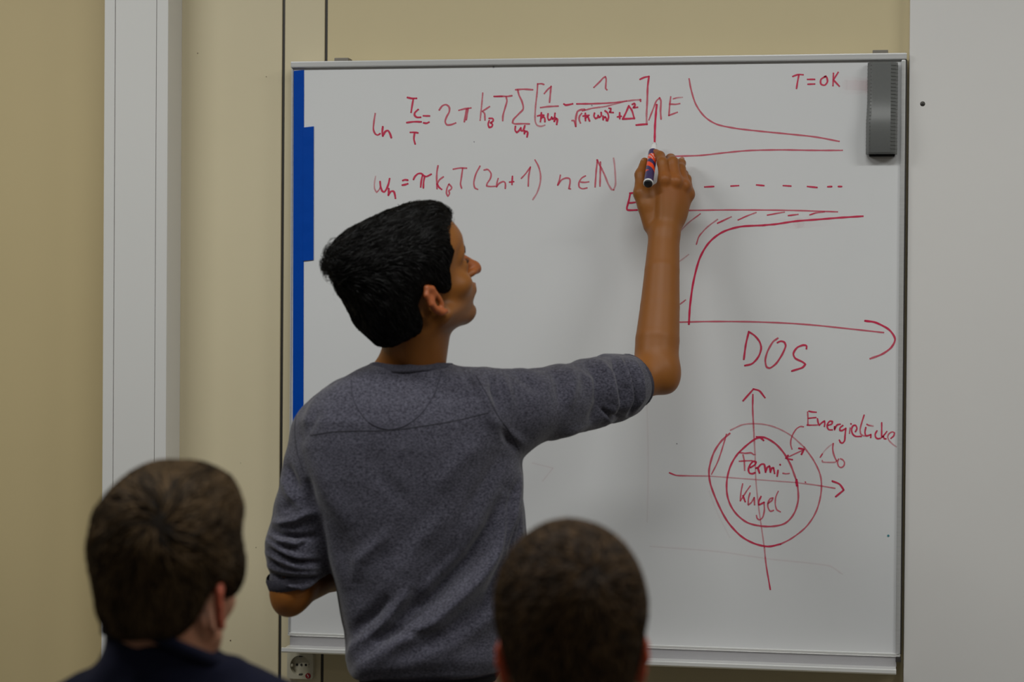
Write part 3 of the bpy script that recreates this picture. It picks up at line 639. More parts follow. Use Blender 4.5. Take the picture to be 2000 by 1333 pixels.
def head_sdf(q):
    """q: head coordinates (forward, left, up), metres, origin between the ear canals"""
    a = q.copy(); a[:, 1] = np.abs(a[:, 1])
    d = ell(a, (-.008, 0, .052), (.093, .075, .083))
    d = smin(d, ell(a, (.035, 0, .055), (.056, .062, .060)), .02)             # forehead
    d = smin(d, ell(a, (.040, 0, -.005), (.052, .058, .068)), .02)            # face
    d = smin(d, ell(a, (.058, 0, -.045), (.036, .034, .042)), .02)            # muzzle
    d = smin(d, cap(a, (.008, .050, -.045), (.070, .012, -.083), .017, .015), .024)   # jaw line
    d = smin(d, ell(a, (.078, 0, -.082), (.019, .021, .017)), .016)           # chin
    d = smin(d, cap(a, (.087, .012, .030), (.072, .045, .030), .010, .009), .014)     # brow ridge
    d = smax(d, -ell(a, (.098, .033, .010), (.017, .019, .013)), .012)        # eye sockets
    d = smin(d, ell(a, (.078, .032, .012), (.0135, .016, .0125)), .004)       # lids over the eyeballs
    d = smin(d, ell(a, (.058, .043, -.014), (.019, .017, .017)), .020)        # cheek bones
    d = smin(d, cap(a, (.092, 0, .024), (.116, 0, -.010), .0070, .0098), .010)  # nose
    d = smin(d, ell(a, (.102, .0125, -.0165), (.012, .0075, .0075)), .006)
    d = smax(d, -ell(a, (.106, .0065, -.0245), (.006, .0035, .004)), .003)
    d = smin(d, cap(a, (.0975, 0, -.043), (.086, .020, -.0475), .0052, .003), .005)   # upper lip
    d = smin(d, cap(a, (.0955, 0, -.055), (.086, .018, -.051), .0062, .003), .005)    # lower lip
    d = smax(d, -cap(a, (.106, 0, -.0490), (.090, .022, -.0492), .0034, .001), .003)
    d = smax(d, -ell(a, (.097, 0, -.0665), (.008, .016, .0045)), .010)
    # ears: rim, fold, bowl, lobe
    t = math.radians(8); c, s = math.cos(t), math.sin(t)
    def E(f, u, l):
        f *= .70; u *= 1.04; return (-.007 + f * c + u * s * -1, EARO + l * EARK, -.009 + f * s + u * c)
    rim = [E(.013, .010, .002), E(.010, .024, .006), (E(-.002, .031, .011)), E(-.014, .024, .016), E(-.017, .008, .017), E(-.012, -.008, .012), E(-.003, -.020, .006), E(.007, -.024, .003)]
    e = chain(a, rim, [.0035, .0042, .0042, .0042, .0042, .004, .0055, .005], .004)
    plate = ell(a, E(-.003, .004, .006), (.0105, .004, .026)); e = smin(e, plate, .006)
    e = smin(e, cap(a, E(-.008, .012, .012), E(-.006, -.008, .009), .003, .003), .004)
    e = smax(e, -ell(a, E(.004, .000, .012), (.0055, .008, .011)), .004)
    e = smin(e, cap(a, E(.013, .004, .002), E(.010, -.010, .002), .004, .004), .005)
    d = smin(d, e, .006)
    return d
def skin_mat(name, col, blush=(.55, .12, .06), stub=(.12, .08, .06), dark=.8):
    m = mat(name, col, .48, spec=.35, sss=.12, bump=(900, .12, .0006)); nt = m.node_tree; b = nt.nodes['Principled BSDF']
    tc = nt.nodes.new('ShaderNodeTexCoord'); n = nt.nodes.new('ShaderNodeTexNoise'); n.inputs['Scale'].default_value = 28; n.inputs['Detail'].default_value = 5
    nt.links.new(tc.outputs['Object'], n.inputs['Vector'])
    prev = None
    for an, c2, k in (('n', tuple(x * dark for x in col[:3]), .5), ('blush', blush, .75), ('stubble', stub, .6)):
        mx = nt.nodes.new('ShaderNodeMix'); mx.data_type = 'RGBA'; mx.inputs['B'].default_value = (*c2, 1)
        if prev is None: mx.inputs['A'].default_value = (*col[:3], 1)
        else: nt.links.new(prev, mx.inputs['A'])
        mu = nt.nodes.new('ShaderNodeMath'); mu.operation = 'MULTIPLY'; mu.inputs[1].default_value = k
        if an == 'n': nt.links.new(n.outputs['Fac'], mu.inputs[0])
        else:
            at = nt.nodes.new('ShaderNodeAttribute'); at.attribute_name = an; nt.links.new(at.outputs['Fac'], mu.inputs[0])
        nt.links.new(mu.outputs[0], mx.inputs['Factor']); prev = mx.outputs['Result']
    nt.links.new(prev, b.inputs['Base Color']); return m
def hair_mat(name, col, col2, rough=.38, spec=.5):
    m = mat(name, col, rough, spec=spec); nt = m.node_tree; b = nt.nodes['Principled BSDF']
    at = nt.nodes.new('ShaderNodeAttribute'); at.attribute_name = 'shade'; mx = nt.nodes.new('ShaderNodeMix'); mx.data_type = 'RGBA'
    mx.inputs['A'].default_value = (*col[:3], 1); mx.inputs['B'].default_value = (*col2[:3], 1)
    nt.links.new(at.outputs['Fac'], mx.inputs['Factor']); nt.links.new(mx.outputs['Result'], b.inputs['Base Color']); return m
def attr(o, name, vals):
    a = o.data.attributes.new(name, 'FLOAT', 'POINT'); a.data.foreach_set('value', np.asarray(vals, dtype=f32))
def strands(name, V, Q, N, dirf, n, length, width, lift, m, parent, seed=1, segs=5, mask=None, curl=.0, shade=None):
    """thin tapered locks lying over the hair volume ; dirf(points, normals)->tangent direction ; all in the view frame"""
    rg = np.random.default_rng(seed)
    fc = V[Q].mean(1); ar = np.linalg.norm(np.cross(V[Q[:, 2]] - V[Q[:, 0]], V[Q[:, 3]] - V[Q[:, 1]]), axis=1)
    if mask is not None: ar = ar * mask(fc)
    pick = rg.choice(len(Q), n, p=ar / ar.sum()); w = rg.dirichlet([1, 1, 1, 1], n)
    p = (V[Q[pick]] * w[:, :, None]).sum(1); nn = (N[Q[pick]] * w[:, :, None]).sum(1); nn /= np.linalg.norm(nn, axis=1)[:, None]
    bv = BVHTree.FromPolygons([tuple(v) for v in V], [tuple(map(int, q)) for q in Q]) if len(V) < 60000 else None
    L = length(p) if callable(length) else np.full(n, length); L = L * rg.uniform(.6, 1.25, n)
    lf = lift(p) if callable(lift) else np.full(n, lift)
    wd_ = rg.uniform(.6, 1.3, n) * width
    jit = rg.normal(size=(n, 3)) * .22; sh = rg.uniform(0, 1, n) ** 1.6
    lk = vnoise(p, 170, seed + 5); jit += np.cross(nn, dirf(p, nn)) * (lk * .35)[:, None]
    cl = rg.uniform(-1, 1, n) * curl
    pts, nrm = [p - nn * .003], [nn]
    base = p.copy(); cur = p.copy(); cn = nn.copy()
    for s in range(segs):
        d = dirf(cur, cn) + jit; d -= (d * cn).sum(1)[:, None] * cn; d /= np.linalg.norm(d, axis=1)[:, None] + 1e-9
        side = np.cross(cn, d); d = d + side * (cl * s)[:, None]; d /= np.linalg.norm(d, axis=1)[:, None]
        nx = cur + d * (L / segs)[:, None]
        if bv is not None:
            for i in range(n):
                r = bv.find_nearest(nx[i])
                if r[0] is not None: cur[i] = r[0]; cn[i] = r[1]
        else: cur = nx
        t = (s + 1) / segs
        pts.append(cur + cn * (lf * (.35 + .65 * t * t) * (1 + .4 * math.sin(s)))[:, None] + (rg.normal(size=(n, 3)) * .0004)); nrm.append(cn.copy())
    pts = np.stack(pts, 1); nrm = np.stack(nrm, 1); K = segs + 1
    tg = np.gradient(pts, axis=1); sd = np.cross(nrm, tg); sd /= np.linalg.norm(sd, axis=2)[:, :, None] + 1e-9
    # twist every lock a little so that it catches the light differently
    tw = rg.uniform(-.9, .9, n)[:, None, None]; nr = nrm / (np.linalg.norm(nrm, axis=2)[:, :, None] + 1e-9); sd = sd * np.cos(tw) + nr * np.sin(tw)
    ww = wd_[:, None] * np.array([1, 1.1, 1, .9, .7, .5, .35, .25][:K - 1] + [.08])[None]
    a = pts - sd * ww[:, :, None] / 2; b = pts + sd * ww[:, :, None] / 2
    VV = np.stack([a, b], 2).reshape(-1, 3)
    base_i = (np.arange(n) * K * 2)[:, None] + (np.arange(K - 1) * 2)[None]
    QQ = np.stack([base_i, base_i + 1, base_i + 3, base_i + 2], -1).reshape(-1, 4)
    o = npmesh(name, V2W(VV), QQ, m, parent)
    if shade is not None: sh = np.clip(sh * .5 + shade(p), 0, 1)
    attr(o, 'shade', np.repeat(sh, K * 2)); return tag(o, kind='stuff')
# ---------------------------------------------------------------- the man writing at the board
MD = 3.47
skinM = skin_mat('tan_skin', (.285, .100, .016))
man = empty('person', tuple(v2w(P(800, 1333, MD + .03) * np.array([1, 1, 0]))), 'man in grey sweater seen from behind, writing on the whiteboard with raised right hand', 'person')
HS = 1.07; HF = frame(R(31), R(30)); HO = P(811, 581, MD - .02)
def to_head(p, O=HO, Fm=HF, s=HS): return ((p - O.astype(f32)) @ Fm.T.astype(f32) / s)
def hp(f, l, u, O=HO, Fm=HF, s=HS): return O + s * (np.array([f, l, u]) @ Fm)
neckb = P(804, 745, MD + .03)
def man_head(p):
    q = to_head(p).copy(); u = q[:, 2].copy()
    q[:, 0] += .014 * sstep(-.035, -.062, u) - .0040 * sstep(-.015, -.03, u) * sstep(-.055, -.043, u) * sstep(.035, .02, np.abs(q[:, 1])) - .021 * sstep(.015, .055, u) * sstep(.02, .06, q[:, 0])
    q[:, 2] = np.where(u < 0, u * 1.27, u)
    dn = cap(q, (.092, 0, .032), (.1165, 0, -.0185), .0070, .0105)
    return smin(smin(head_sdf(q), dn, .008) * HS, smin(cap(p, hp(-.022, 0, -.035), neckb, .052, .051), cap(p, hp(.012, 0, -.045), P(812, 760, MD + .05), .032, .040), .02), .022).clip(None, 9) if False else smin(smin(smin(head_sdf(q), dn, .008) * HS, smin(cap(p, hp(-.022, 0, -.035), neckb, .052, .051), cap(p, hp(.012, 0, -.045), P(812, 760, MD + .05), .032, .040), .02), .022), cap(p, P(782, 700, MD + .01), P(752, 745, MD + .02), .026, .036), .02)
# torso rows: photograph row, left px, right px, depth centre, half depth
ROWS = [(700, 729, 876, .024, .066), (716, 723, 883, .024, .069), (728, 690, 908, .022, .071), (742, 662, 935, .018, .070), (765, 629, 962, .015, .080), (790, 606, 985, .01, .090), (820, 590, 1000, .01, .102), (870, 586, 1012, .015, .112),
        (930, 590, 1019, .02, .116), (1000, 616, 1023, .025, .114), (1070, 636, 1026, .03, .112), (1150, 655, 1030, .03, .110), (1230, 673, 1020, .03, .112), (1290, 678, 1004, .03, .118), (1318, 684, 990, .03, .114), (1333, 686, 985, .03, .112)]
_r0 = np.array([[P(800, a, MD)[2], P(l, a, MD)[0], P(r_, a, MD)[0], MD + c, h] for a, l, r_, c, h in ROWS])[::-1]
def torso(p, inset=0., rows=_r0, floor=None):
    z = p[:, 2]; xl = np.interp(z, rows[:, 0], rows[:, 1]) + inset; xr = np.interp(z, rows[:, 0], rows[:, 2]) - inset
    yc = np.interp(z, rows[:, 0], rows[:, 3]); hy = np.interp(z, rows[:, 0], rows[:, 4]) - inset
    xc = (xl + xr) / 2; hx = np.maximum((xr - xl) / 2, .01); hy = np.maximum(hy, .01)
    yc = yc + .16 * (p[:, 0] - xc) - .05 * np.abs((p[:, 0] - xc) / hx) ** 2 * 0
    k = ((np.abs(p[:, 0] - xc) / hx) ** 2.5 + (np.abs(p[:, 1] - yc) / hy) ** 2.3) ** (1 / 2.4)
    d = (k - 1) * np.minimum(hx, hy) * .75
    return np.maximum(d, (z - rows[-1, 0] + inset) * .8).astype(f32)
shR, elR, wrR = P(968, 800, MD + .03), P(1287, 728, 3.74), P(1297, 462, 3.845)
shL, elL, wrL = P(624, 850, MD + .01), P(570, 1152, MD - .01), P(745, 1085, MD + .19)
def arm_r(p):
    d = chain(p, [shR, P(1130, 772, 3.60), P(1255, 742, 3.72)], [.038, .030, .030], .02)
    d = smin(d, chain(p, [P(1255, 742, 3.72), elR], [.030, .036], .02), .02)
    d = smin(d, ell(p, P(1300, 745, 3.735), (.0215, .024, .022)), .018)
    d = smin(d, chain(p, [P(1281, 715, 3.75), P(1284, 665, 3.765), P(1289, 600, 3.79), P(1293, 530, 3.815), wrR], [.0405, .0405, .0365, .0325, .0290], .0015), .02)
    return d
# hand: points read off the photograph, depth along the view
MCP = [P(1299, 352, 3.848), P(1321, 356, 3.850), P(1337, 364, 3.860), P(1345, 380, 3.872)]
FING = [  # index, middle, ring, little: knuckle, middle joint, end joint, tip
    ([MCP[0], P(1294, 318, 3.866), P(1289, 305, 3.888), P(1281, 299, 3.903)], [.0118, .0100, .0090, .0078]),
    ([MCP[1], P(1314, 317, 3.873), P(1310, 310, 3.900), P(1299, 316, 3.915)], [.0118, .0104, .0090, .0080]),
    ([MCP[2], P(1329, 330, 3.886), P(1331, 319, 3.906), P(1329, 315, 3.922)], [.0112, .0094, .0078, .0066]),
    ([MCP[3], P(1341, 350, 3.898), P(1336, 340, 3.918), P(1324, 342, 3.928)], [.0105, .0086, .0075, .0068])]
def hand_r(p):
    palm = None
    for mcp, r_ in zip(MCP, (.0135, .0130, .0125, .0115)):
        e = cap(p, wrR + (mcp - wrR) * .05, mcp + np.array([0, .004, 0]), .019, r_); palm = e if palm is None else smin(palm, e, .012)
    palm = smin(palm, ell(p, P(1303, 415, 3.862), (.036, .013, .040)), .014)
    th = chain(p, [P(1275, 440, 3.862), P(1252, 378, 3.872), P(1251, 341, 3.888), P(1259, 316, 3.906)], [.0185, .0135, .0098, .0082], .008)
    web = chain(p, [P(1268, 400, 3.868), P(1283, 372, 3.866)], [.015, .012], .01)
    d = smin(smin(palm, th, .012), web, .014)
    fd = None
    for pts, rs in FING:
        e = chain(p, pts, rs, .005); fd = e if fd is None else smin(fd, e, .0022)
    d = smin(d, fd, .007)
    for mcp in MCP[:3]: d = smin(d, ell(p, mcp + np.array([0, -.006, .001]), (.009, .008, .010)), .006)
    return d
def arm_l(p):
    d = chain(p, [shL, P(592, 1000, MD), elL], [.038, .029, .031], .02)
    d = smin(d, ell(p, P(562, 1180, MD - .012), (.024, .026, .022)), .018)
    d = smin(d, chain(p, [elL, P(650, 1112, MD + .10), wrL], [.034, .034, .025], .02), .02)
    h0 = wrL
    hd = np.array([.70, .62, .1]); hd /= np.linalg.norm(hd)
    up = np.array([0, 0, 1.]); sd = up
    kn = h0 + hd * .085
    palm = ell(p, h0 + hd * .045, (.044, .030, .038)); d = smin(d, palm, .015)
    for i in range(4):
        b = kn + sd * (.030 - .02 * i); t1 = b + hd * .035 + np.array([.008, .0, 0]); t2 = t1 + np.array([.024, -.012, 0]); t3 = t2 + np.array([.012, -.018, -.002])
        L_ = (1, 1.1, 1.02, .85)[i]; t1 = b + (t1 - b) * L_; d = smin(d, chain(p, [b - hd * .03, b, t1, t2, t3], [.011, .0105, .009, .008, .007], .004), .005)
    d = smin(d, chain(p, [h0 + hd * .02 + sd * .02, h0 + hd * .05 + sd * .048, h0 + hd * .085 + sd * .055], [.014, .011, .0085], .006), .01)
    return d
def man_torso(p): return torso(p, .037)
def rad(pts, pad):
    pts = np.array(pts); c = (pts.min(0) + pts.max(0)) / 2; return c, float(np.linalg.norm(pts - c, axis=1).max() + pad)
hc, hr = rad([hp(0, 0, .05), hp(0, 0, .03)], .15)
tc_, tr_ = rad([P(600, 760, MD), P(1000, 1333, MD)], .12)
body_groups = [(man_head, (HO + neckb) / 2 + np.array([0, 0, .03]), .19), (man_torso, tc_, tr_), (arm_r, *rad([shR, elR, wrR], .06)), (hand_r, *rad([wrR, MCP[1]], .09)), (arm_l, *rad([shL, elL, wrL], .16))]
lo = P(500, 1333, MD) ; lo = np.array([lo[0], MD - .19, _r0[0, 0] - .005]); hi = np.array([P(1365, 400, 3.9)[0], 3.955, P(800, 225, 3.9)[2]])
fb = groups_sdf(body_groups, .012)
V, Q = nets(lambda p: np.maximum(fb(p), (_r0[0, 0] + .004 - p[:, 2])), lo, hi, .0024)
V = relax(V, Q, 1, .45)
body = npmesh('body', V2W(V), Q, skinM, man)
hq = to_head(V.astype(f32)).astype(float)
inh = np.linalg.norm(hq - np.array([.02, 0, 0]), axis=1) < .14
bl = inh * (sstep(.070, .080, np.abs(hq[:, 1])) * (np.abs(hq[:, 0] + .012) < .035) * .55 + sstep(.088, .11, hq[:, 0]) * (np.abs(hq[:, 2] + .01) < .03) * .35 + (np.abs(hq[:, 2] + .049) < .0115) * (hq[:, 0] > .084) * (np.abs(hq[:, 1]) < .021) * .75)
hnd = np.linalg.norm(V - MCP[1], axis=1); tips = np.min([np.linalg.norm(V - f_[0][3], axis=1) for f_ in FING], axis=0)
bl = bl + sstep(.06, .02, hnd) * .12 + sstep(.016, .006, tips) * .3
attr(body, 'blush', bl)
attr(body, 'stubble', inh * sstep(-.018, -.05, hq[:, 2]) * sstep(-.02, .02, hq[:, 0]) * .55 * (np.abs(hq[:, 1]) < .075))
# finger nails
nailM = mat('finger_nail', (.40, .19, .11), .35)
def nail(c, n, up, w, l):
    n = np.array(n, float); n /= np.linalg.norm(n); up = np.array(up, float); up -= n * (up @ n); up /= np.linalg.norm(up); sd = np.cross(up, n); vs, fs = [], []
    for j in range(6):
        for i in range(5):
            a = (i - 2) / 2; b = (j - 2.5) / 2.5; ww = w / 2 * math.sqrt(max(.15, 1 - max(0, abs(b)) ** 4 * .8))
            q = np.array(c) + sd * a * ww + up * b * l / 2 + n * (.0009 - .0016 * a * a); vs.append(q)
    for j in range(5):
        for i in range(4): k = j * 5 + i; fs.append((k, k + 1, k + 6, k + 5))
    o = pydata('finger_nail', V2W(np.array(vs)), fs, nailM, man, True); s = o.modifiers.new('thickness', 'SOLIDIFY'); s.thickness = .0005; return o
nail(P(1259, 318, 3.905) + np.array([-.0052, -.0052, .001]), (-.7, -.7, .1), (.25, .3, 1), .009, .011)
nail(P(1331, 315, 3.915) + np.array([.001, -.0062, .003]), (.15, -1, .35), (0, .5, 1), .009, .010)

# eyes, brows, lashes
for sg in (-1, 1):
    c = hp(.0795, sg * .032, .012); bm = bmesh.new(); bmesh.ops.create_uvsphere(bm, u_segments=20, v_segments=12, radius=.0118 * HS)
    for v in bm.verts: v.co = v2w(c + np.array(v.co))
    eb = bmobj('eyeball', bm, mat('eye_white', (.7, .68, .64), .15) if sg < 0 else bpy.data.materials['eye_white'], man, True)
    c2 = hp(.0885, sg * .0335, .012); bm = bmesh.new(); bmesh.ops.create_uvsphere(bm, u_segments=16, v_segments=8, radius=.0055 * HS)
    for v in bm.verts:
        q = np.array(v.co); q = q @ np.diag([1, 1, 1]); v.co = v2w(c2 + (np.array([q[2] * .35, q[0], q[1]]) @ HF))
    bmobj('iris', bm, mat('dark_iris', (.02, .012, .008), .1) if sg < 0 else bpy.data.materials['dark_iris'], man, True)
browM = mat('black_brow', (.012, .01, .009), .6)
bvb = BVHTree.FromPolygons([tuple(v) for v in V], [tuple(map(int, q)) for q in Q])
for sg in (-1, 1):
    vs, fs = [], []; rg = np.random.default_rng(5)
    for k in range(520):
        t = rg.uniform(0, 1); l = .012 + .040 * t; u = .034 + .006 * math.sin(t * 2.6) + rg.uniform(-.0035, .0035) * (1.1 - t * .6)
        a = hp(.145 - .03 * t, sg * l, u); d_ = hp(0, sg * l * .4, .012) - a; r_ = bvb.ray_cast(Vector(a), Vector(d_).normalized())
        if r_[0] is None: continue
        a0 = np.array(r_[0]); n_ = np.array(r_[1]); tg = (np.array([-.5, sg * .9, .35 - .7 * t]) @ HF) + rg.normal(size=3) * .15; tg -= n_ * (tg @ n_); tg /= np.linalg.norm(tg); sd = np.cross(n_, tg)
        b = len(vs); vs += [a0 - sd * .0006 - n_ * .0004, a0 + sd * .0006 - n_ * .0004, a0 + tg * .007 + n_ * .0014]; fs.append((b, b + 1, b + 2))
    tag(pydata('eyebrow', V2W(np.array(vs)), fs, browM, man), kind='stuff')
    vs, fs = [], []
    for k in range(60):
        t = rg.uniform(-1, 1); a0 = hp(.0905 - .006 * t * t, sg * (.033 + .0125 * t), .0155 - .003 * t * t); tg = np.array([.8, sg * .3 * t, .25]) @ HF + rg.normal(size=3) * .12
        b = len(vs); vs += [a0, a0 + np.array([0, 0, .0006]), a0 + tg * .009]; fs.append((b, b + 1, b + 2))
    tag(pydata('eyelashes', V2W(np.array(vs)), fs, browM, man), kind='stuff')

# hair: volume, then locks
hairM = hair_mat('black_hair', (.0022, .002, .002), (.007, .006, .006), .45, .13)
PX_HAIR = [(873, 436), (877, 459), (873, 477), (881, 490), (876, 508), (871, 526), (879, 540), (885, 557), (882, 568), (874, 573), (864, 567), (852, 560), (838, 556), (829, 568), (820, 592), (826, 612), (833, 628), (828, 648), (800, 664), (772, 680), (755, 684)]
def px_to_fu(px, py, rr):
    """sagittal coordinates of a point on the near (right) side of the head, rr metres right of the mid plane"""
    d = MD
    for _ in range(3):
        v = P(px, py, d); q = (v - HO); Fx, Lx, Ux = HF
        A_ = np.array([[Fx[0], Ux[0]], [Fx[2], Ux[2]]]) * HS; off = -rr * HS * Lx
        s = np.linalg.solve(A_, [q[0] - off[0], q[2] - off[2]]); d = HO[1] + s[0] * HS * Fx[1] + s[1] * HS * Ux[1] + off[1]
    return s
def poly_sd(x, y, pg):
    n = len(pg); d = np.full(len(x), 1e9); ins = np.zeros(len(x), bool)
    for i in range(n):
        a = pg[i]; b = pg[(i + 1) % n]; e = b - a; wx_, wy_ = x - a[0], y - a[1]; t = np.clip((wx_ * e[0] + wy_ * e[1]) / (e @ e), 0, 1)
        d = np.minimum(d, (wx_ - e[0] * t) ** 2 + (wy_ - e[1] * t) ** 2)
        c = ((a[1] > y) != (b[1] > y)) & (x < (b[0] - a[0]) * (y - a[1]) / (b[1] - a[1] + 1e-12) + a[0]); ins ^= c
    d = np.sqrt(d); return np.where(ins, -d, d)
rrs = [.030, .048, .055, .058, .062, .066, .068, .070, .072, .074, .075, .076, .076, .076, .072, .068, .064, .058, .045, .03, .015]
HPG = [px_to_fu(x, y, r_) for (x, y), r_ in zip(PX_HAIR, rrs)]
print('hair fu', [tuple(np.round(q, 3)) for q in HPG])
HPG = [np.array([.16, HPG[0][1] + .012])] + [np.array(q) for q in HPG] + [np.array([-.13, HPG[-1][1] - .02]), np.array([-.2, 0]), np.array([-.2, .25]), np.array([.16, .25])]
def man_hair(p, full=True):
    q = to_head(p); a = q.copy(); a[:, 1] = np.abs(a[:, 1])
    d = ell(a, (-.006, 0, .057), (.099, .083, .087))
    d = smin(d, ell(a, (.053, .010, .089), (.054, .050, .038)), .025)      # quiff
    d = smin(d, ell(a, (-.062, 0, .099), (.040, .045, .036)), .03)        # crown
    d = smin(d, ell(a, (-.045, 0, .005), (.056, .064, .056)), .03)       # back of the head
    d = smin(d, ell(a, (-.048, .0, -.030), (.032, .048, .034)), .03)
    d = smin(d, ell(a, (.040, .046, .035), (.040, .030, .050)), .02)       # temple
    d = smin(d, ell(a, (.016, .063, .002), (.014, .0125, .030)), .012)     # side burn
    g = poly_sd(q[:, 0], q[:, 2], HPG).astype(f32)
    d = smax(d, g * .9, .010)
    return d * HS
lo, hi = HO - .2, HO + .24
HV, HQ = nets(man_hair, lo, hi, .0035)
N = vnormals(HV, HQ)
HV = HV + N * (vnoise(HV, 90, 3) * .0015 + vnoise(HV, 260, 4) * .0008)[:, None]
hair = npmesh('hair', V2W(HV), HQ, hairM, man); attr(hair, 'shade', np.zeros(len(HV)))
HWH = hp(-.085, .02, .125)        # whorl at the crown
def man_dir(p, n):
    q = (p - HO) @ HF.T / HS; d = p - HWH
    fwd = np.array([1., .15, .25]) @ HF; dn = np.array([-.15, 0, -1.]) @ HF
    w = sstep(.03, .10, q[:, 2])[:, None]
    return (d / (np.linalg.norm(d, axis=1)[:, None] + .01)) * .7 + fwd * w * .7 + dn * (1 - w) * 1.1
def man_lift(p):
    q = (p - HO) @ HF.T / HS; return .002 + .007 * sstep(.08, .14, q[:, 2]) * sstep(.0, .09, q[:, 0]) + .006 * np.exp(-(np.linalg.norm(p - HWH, axis=1) / .04) ** 2)
strands('hair_locks', HV, HQ, N, man_dir, 15000, .034, .0013, man_lift, hairM, man, 3, curl=.05)

# loose tuft standing off the crown and the ruffled front edge
def near_mask(c, r): return lambda p: np.exp(-(np.linalg.norm(p - c, axis=1) / r) ** 2)
def tuft_dir(p, n):
    return np.array([-.8, .05, .45]) @ HF + n * .4 + np.zeros_like(p)
strands('crown_tuft', HV, HQ, N, tuft_dir, 800, .030, .0008, .017, hairM, man, 21, mask=near_mask(hp(-.094, -.01, .118), .022), curl=.04)
strands('fringe_tuft', HV, HQ, N, lambda p, n: np.array([1., 0, .5]) @ HF + np.zeros_like(p), 420, .018, .0008, .009, hairM, man, 22, mask=near_mask(hp(.100, -.01, .118), .032), curl=.3)
# ---------------------------------------------------------------- grey sweater
def knit_mat():
    m = bpy.data.materials.new('grey_blue_knit'); m.use_nodes = True; nt = m.node_tree; b = nt.nodes['Principled BSDF']; b.inputs['Roughness'].default_value = .93
    b.inputs['Specular IOR Level'].default_value = .15; b.inputs['Sheen Weight'].default_value = .25; b.inputs['Sheen Roughness'].default_value = .5
    tc = nt.nodes.new('ShaderNodeTexCoord'); mp = nt.nodes.new('ShaderNodeMapping'); mp.inputs['Scale'].default_value = (1, 1, 1.9)
    n = nt.nodes.new('ShaderNodeTexNoise'); n.inputs['Scale'].default_value = 240; n.inputs['Detail'].default_value = 3; n.inputs['Roughness'].default_value = .7
    cr = nt.nodes.new('ShaderNodeValToRGB'); e = cr.color_ramp.elements; e[0].position = .36; e[0].color = (.027, .0255, .038, 1); e[1].position = .66; e[1].color = (.120, .117, .155, 1)
    nt.links.new(tc.outputs['Object'], mp.inputs[0]); nt.links.new(mp.outputs[0], n.inputs['Vector']); nt.links.new(n.outputs['Fac'], cr.inputs[0]); nt.links.new(cr.outputs[0], b.inputs['Base Color'])
    n2 = nt.nodes.new('ShaderNodeTexNoise'); n2.inputs['Scale'].default_value = 700; bp = nt.nodes.new('ShaderNodeBump'); bp.inputs['Strength'].default_value = .5; bp.inputs['Distance'].default_value = .001
    nt.links.new(mp.outputs[0], n2.inputs['Vector']); nt.links.new(n2.outputs['Fac'], bp.inputs['Height']); nt.links.new(bp.outputs[0], b.inputs['Normal'])
    return m
M['knit'] = knit_mat()
M['rib'] = mat('rib_knit', (.05, .048, .064), .95, spec=.1, noise=(300, .8, (.085, .083, .108), (1, 1, 1.5)))
cuffR = P(1238, 743, 3.715); axR = cuffR - P(1160, 768, 3.652) + np.array([0, 0, .006]); axR /= np.linalg.norm(axR)
cuffL = P(575, 1141, MD - .006); axL = np.array([.26, .22, -1.]); axL /= np.linalg.norm(axL)
def sleeve_r(p):
    d = chain(p, [P(940, 800, MD + .02), P(1010, 797, 3.52), P(1080, 788, 3.57), P(1150, 770, 3.63), P(1200, 757, 3.68), cuffR + axR * .02], [.072, .064, .061, .060, .056, .044], .02)
    return smax(d, ((p - cuffR.astype(f32)) @ axR.astype(f32)), .008)
def sleeve_l(p):
    d = chain(p, [P(632, 845, MD + .01), P(614, 920, MD), P(598, 990, MD - .005), P(581, 1065, MD - .01), cuffL + axL * .03], [.057, .049, .048, .0495, .0460], .02)
    return smax(d, ((p - cuffL.astype(f32)) @ axL.astype(f32)), .008)
zhem = P(830, 1312, MD)[2]
_unused = 0
def sweater(p):
    t = torso(p); a = smin(t, smin(sleeve_r(p), 9 + 0 * t, .01), .030); b = smin(a, sleeve_l(p), .014)
    b = smax(b, zhem - p[:, 2], .006)
    return smax(b, p[:, 2] - NECKZ - np.maximum(0, np.abs(p[:, 0] - NECKX) - .085), .003)
NECKZ = float(P(800, 713, MD)[2]); NECKX = float(P(803, 713, MD)[0])
SV, SQ = nets(sweater, (P(505, 1333, MD)[0], MD - .17, zhem - .01), (P(1300, 700, 3.75)[0], 3.83, P(800, 680, MD)[2]), .0030)
SV = relax(SV, SQ, 2, .5)
for rep in range(1): N = vnormals(SV, SQ)
px, py = proj(SV); back = sstep(.15, -.45, N[:, 1])
def seg_d(px, py, pts):
    best = np.full(len(px), 1e9); T = np.zeros(len(px)); side = np.zeros(len(px)); L = [0]
    for i in range(len(pts) - 1): L.append(L[-1] + math.hypot(pts[i+1][0] - pts[i][0], pts[i+1][1] - pts[i][1]))
    for i in range(len(pts) - 1):
        a, b = pts[i], pts[i + 1]; ex, ey = b[0] - a[0], b[1] - a[1]; l2 = ex * ex + ey * ey; t = np.clip(((px - a[0]) * ex + (py - a[1]) * ey) / l2, 0, 1)
        qx, qy = px - a[0] - ex * t, py - a[1] - ey * t; d = np.hypot(qx, qy); mk = d < best; best = np.where(mk, d, best)
        T = np.where(mk, (L[i] + t * (L[i+1] - L[i])) / L[-1], T); side = np.where(mk, np.sign(ex * qy - ey * qx), side)
    return best, T, side
def fold(pts, amp, w, w2=None):
    """ridge (amp>0) or furrow (amp<0) along a line ; w, w2: half widths to the one and the other side, px"""
    d, t, s = seg_d(px, py, pts); ww = np.where(s > 0, w, w2 or w); env = np.sin(np.pi * np.clip(t, .02, .98)) ** .6
    return amp * env * np.exp(-(d / ww) ** 2)
disp = np.zeros(len(SV)); torsoW = back * 1.0
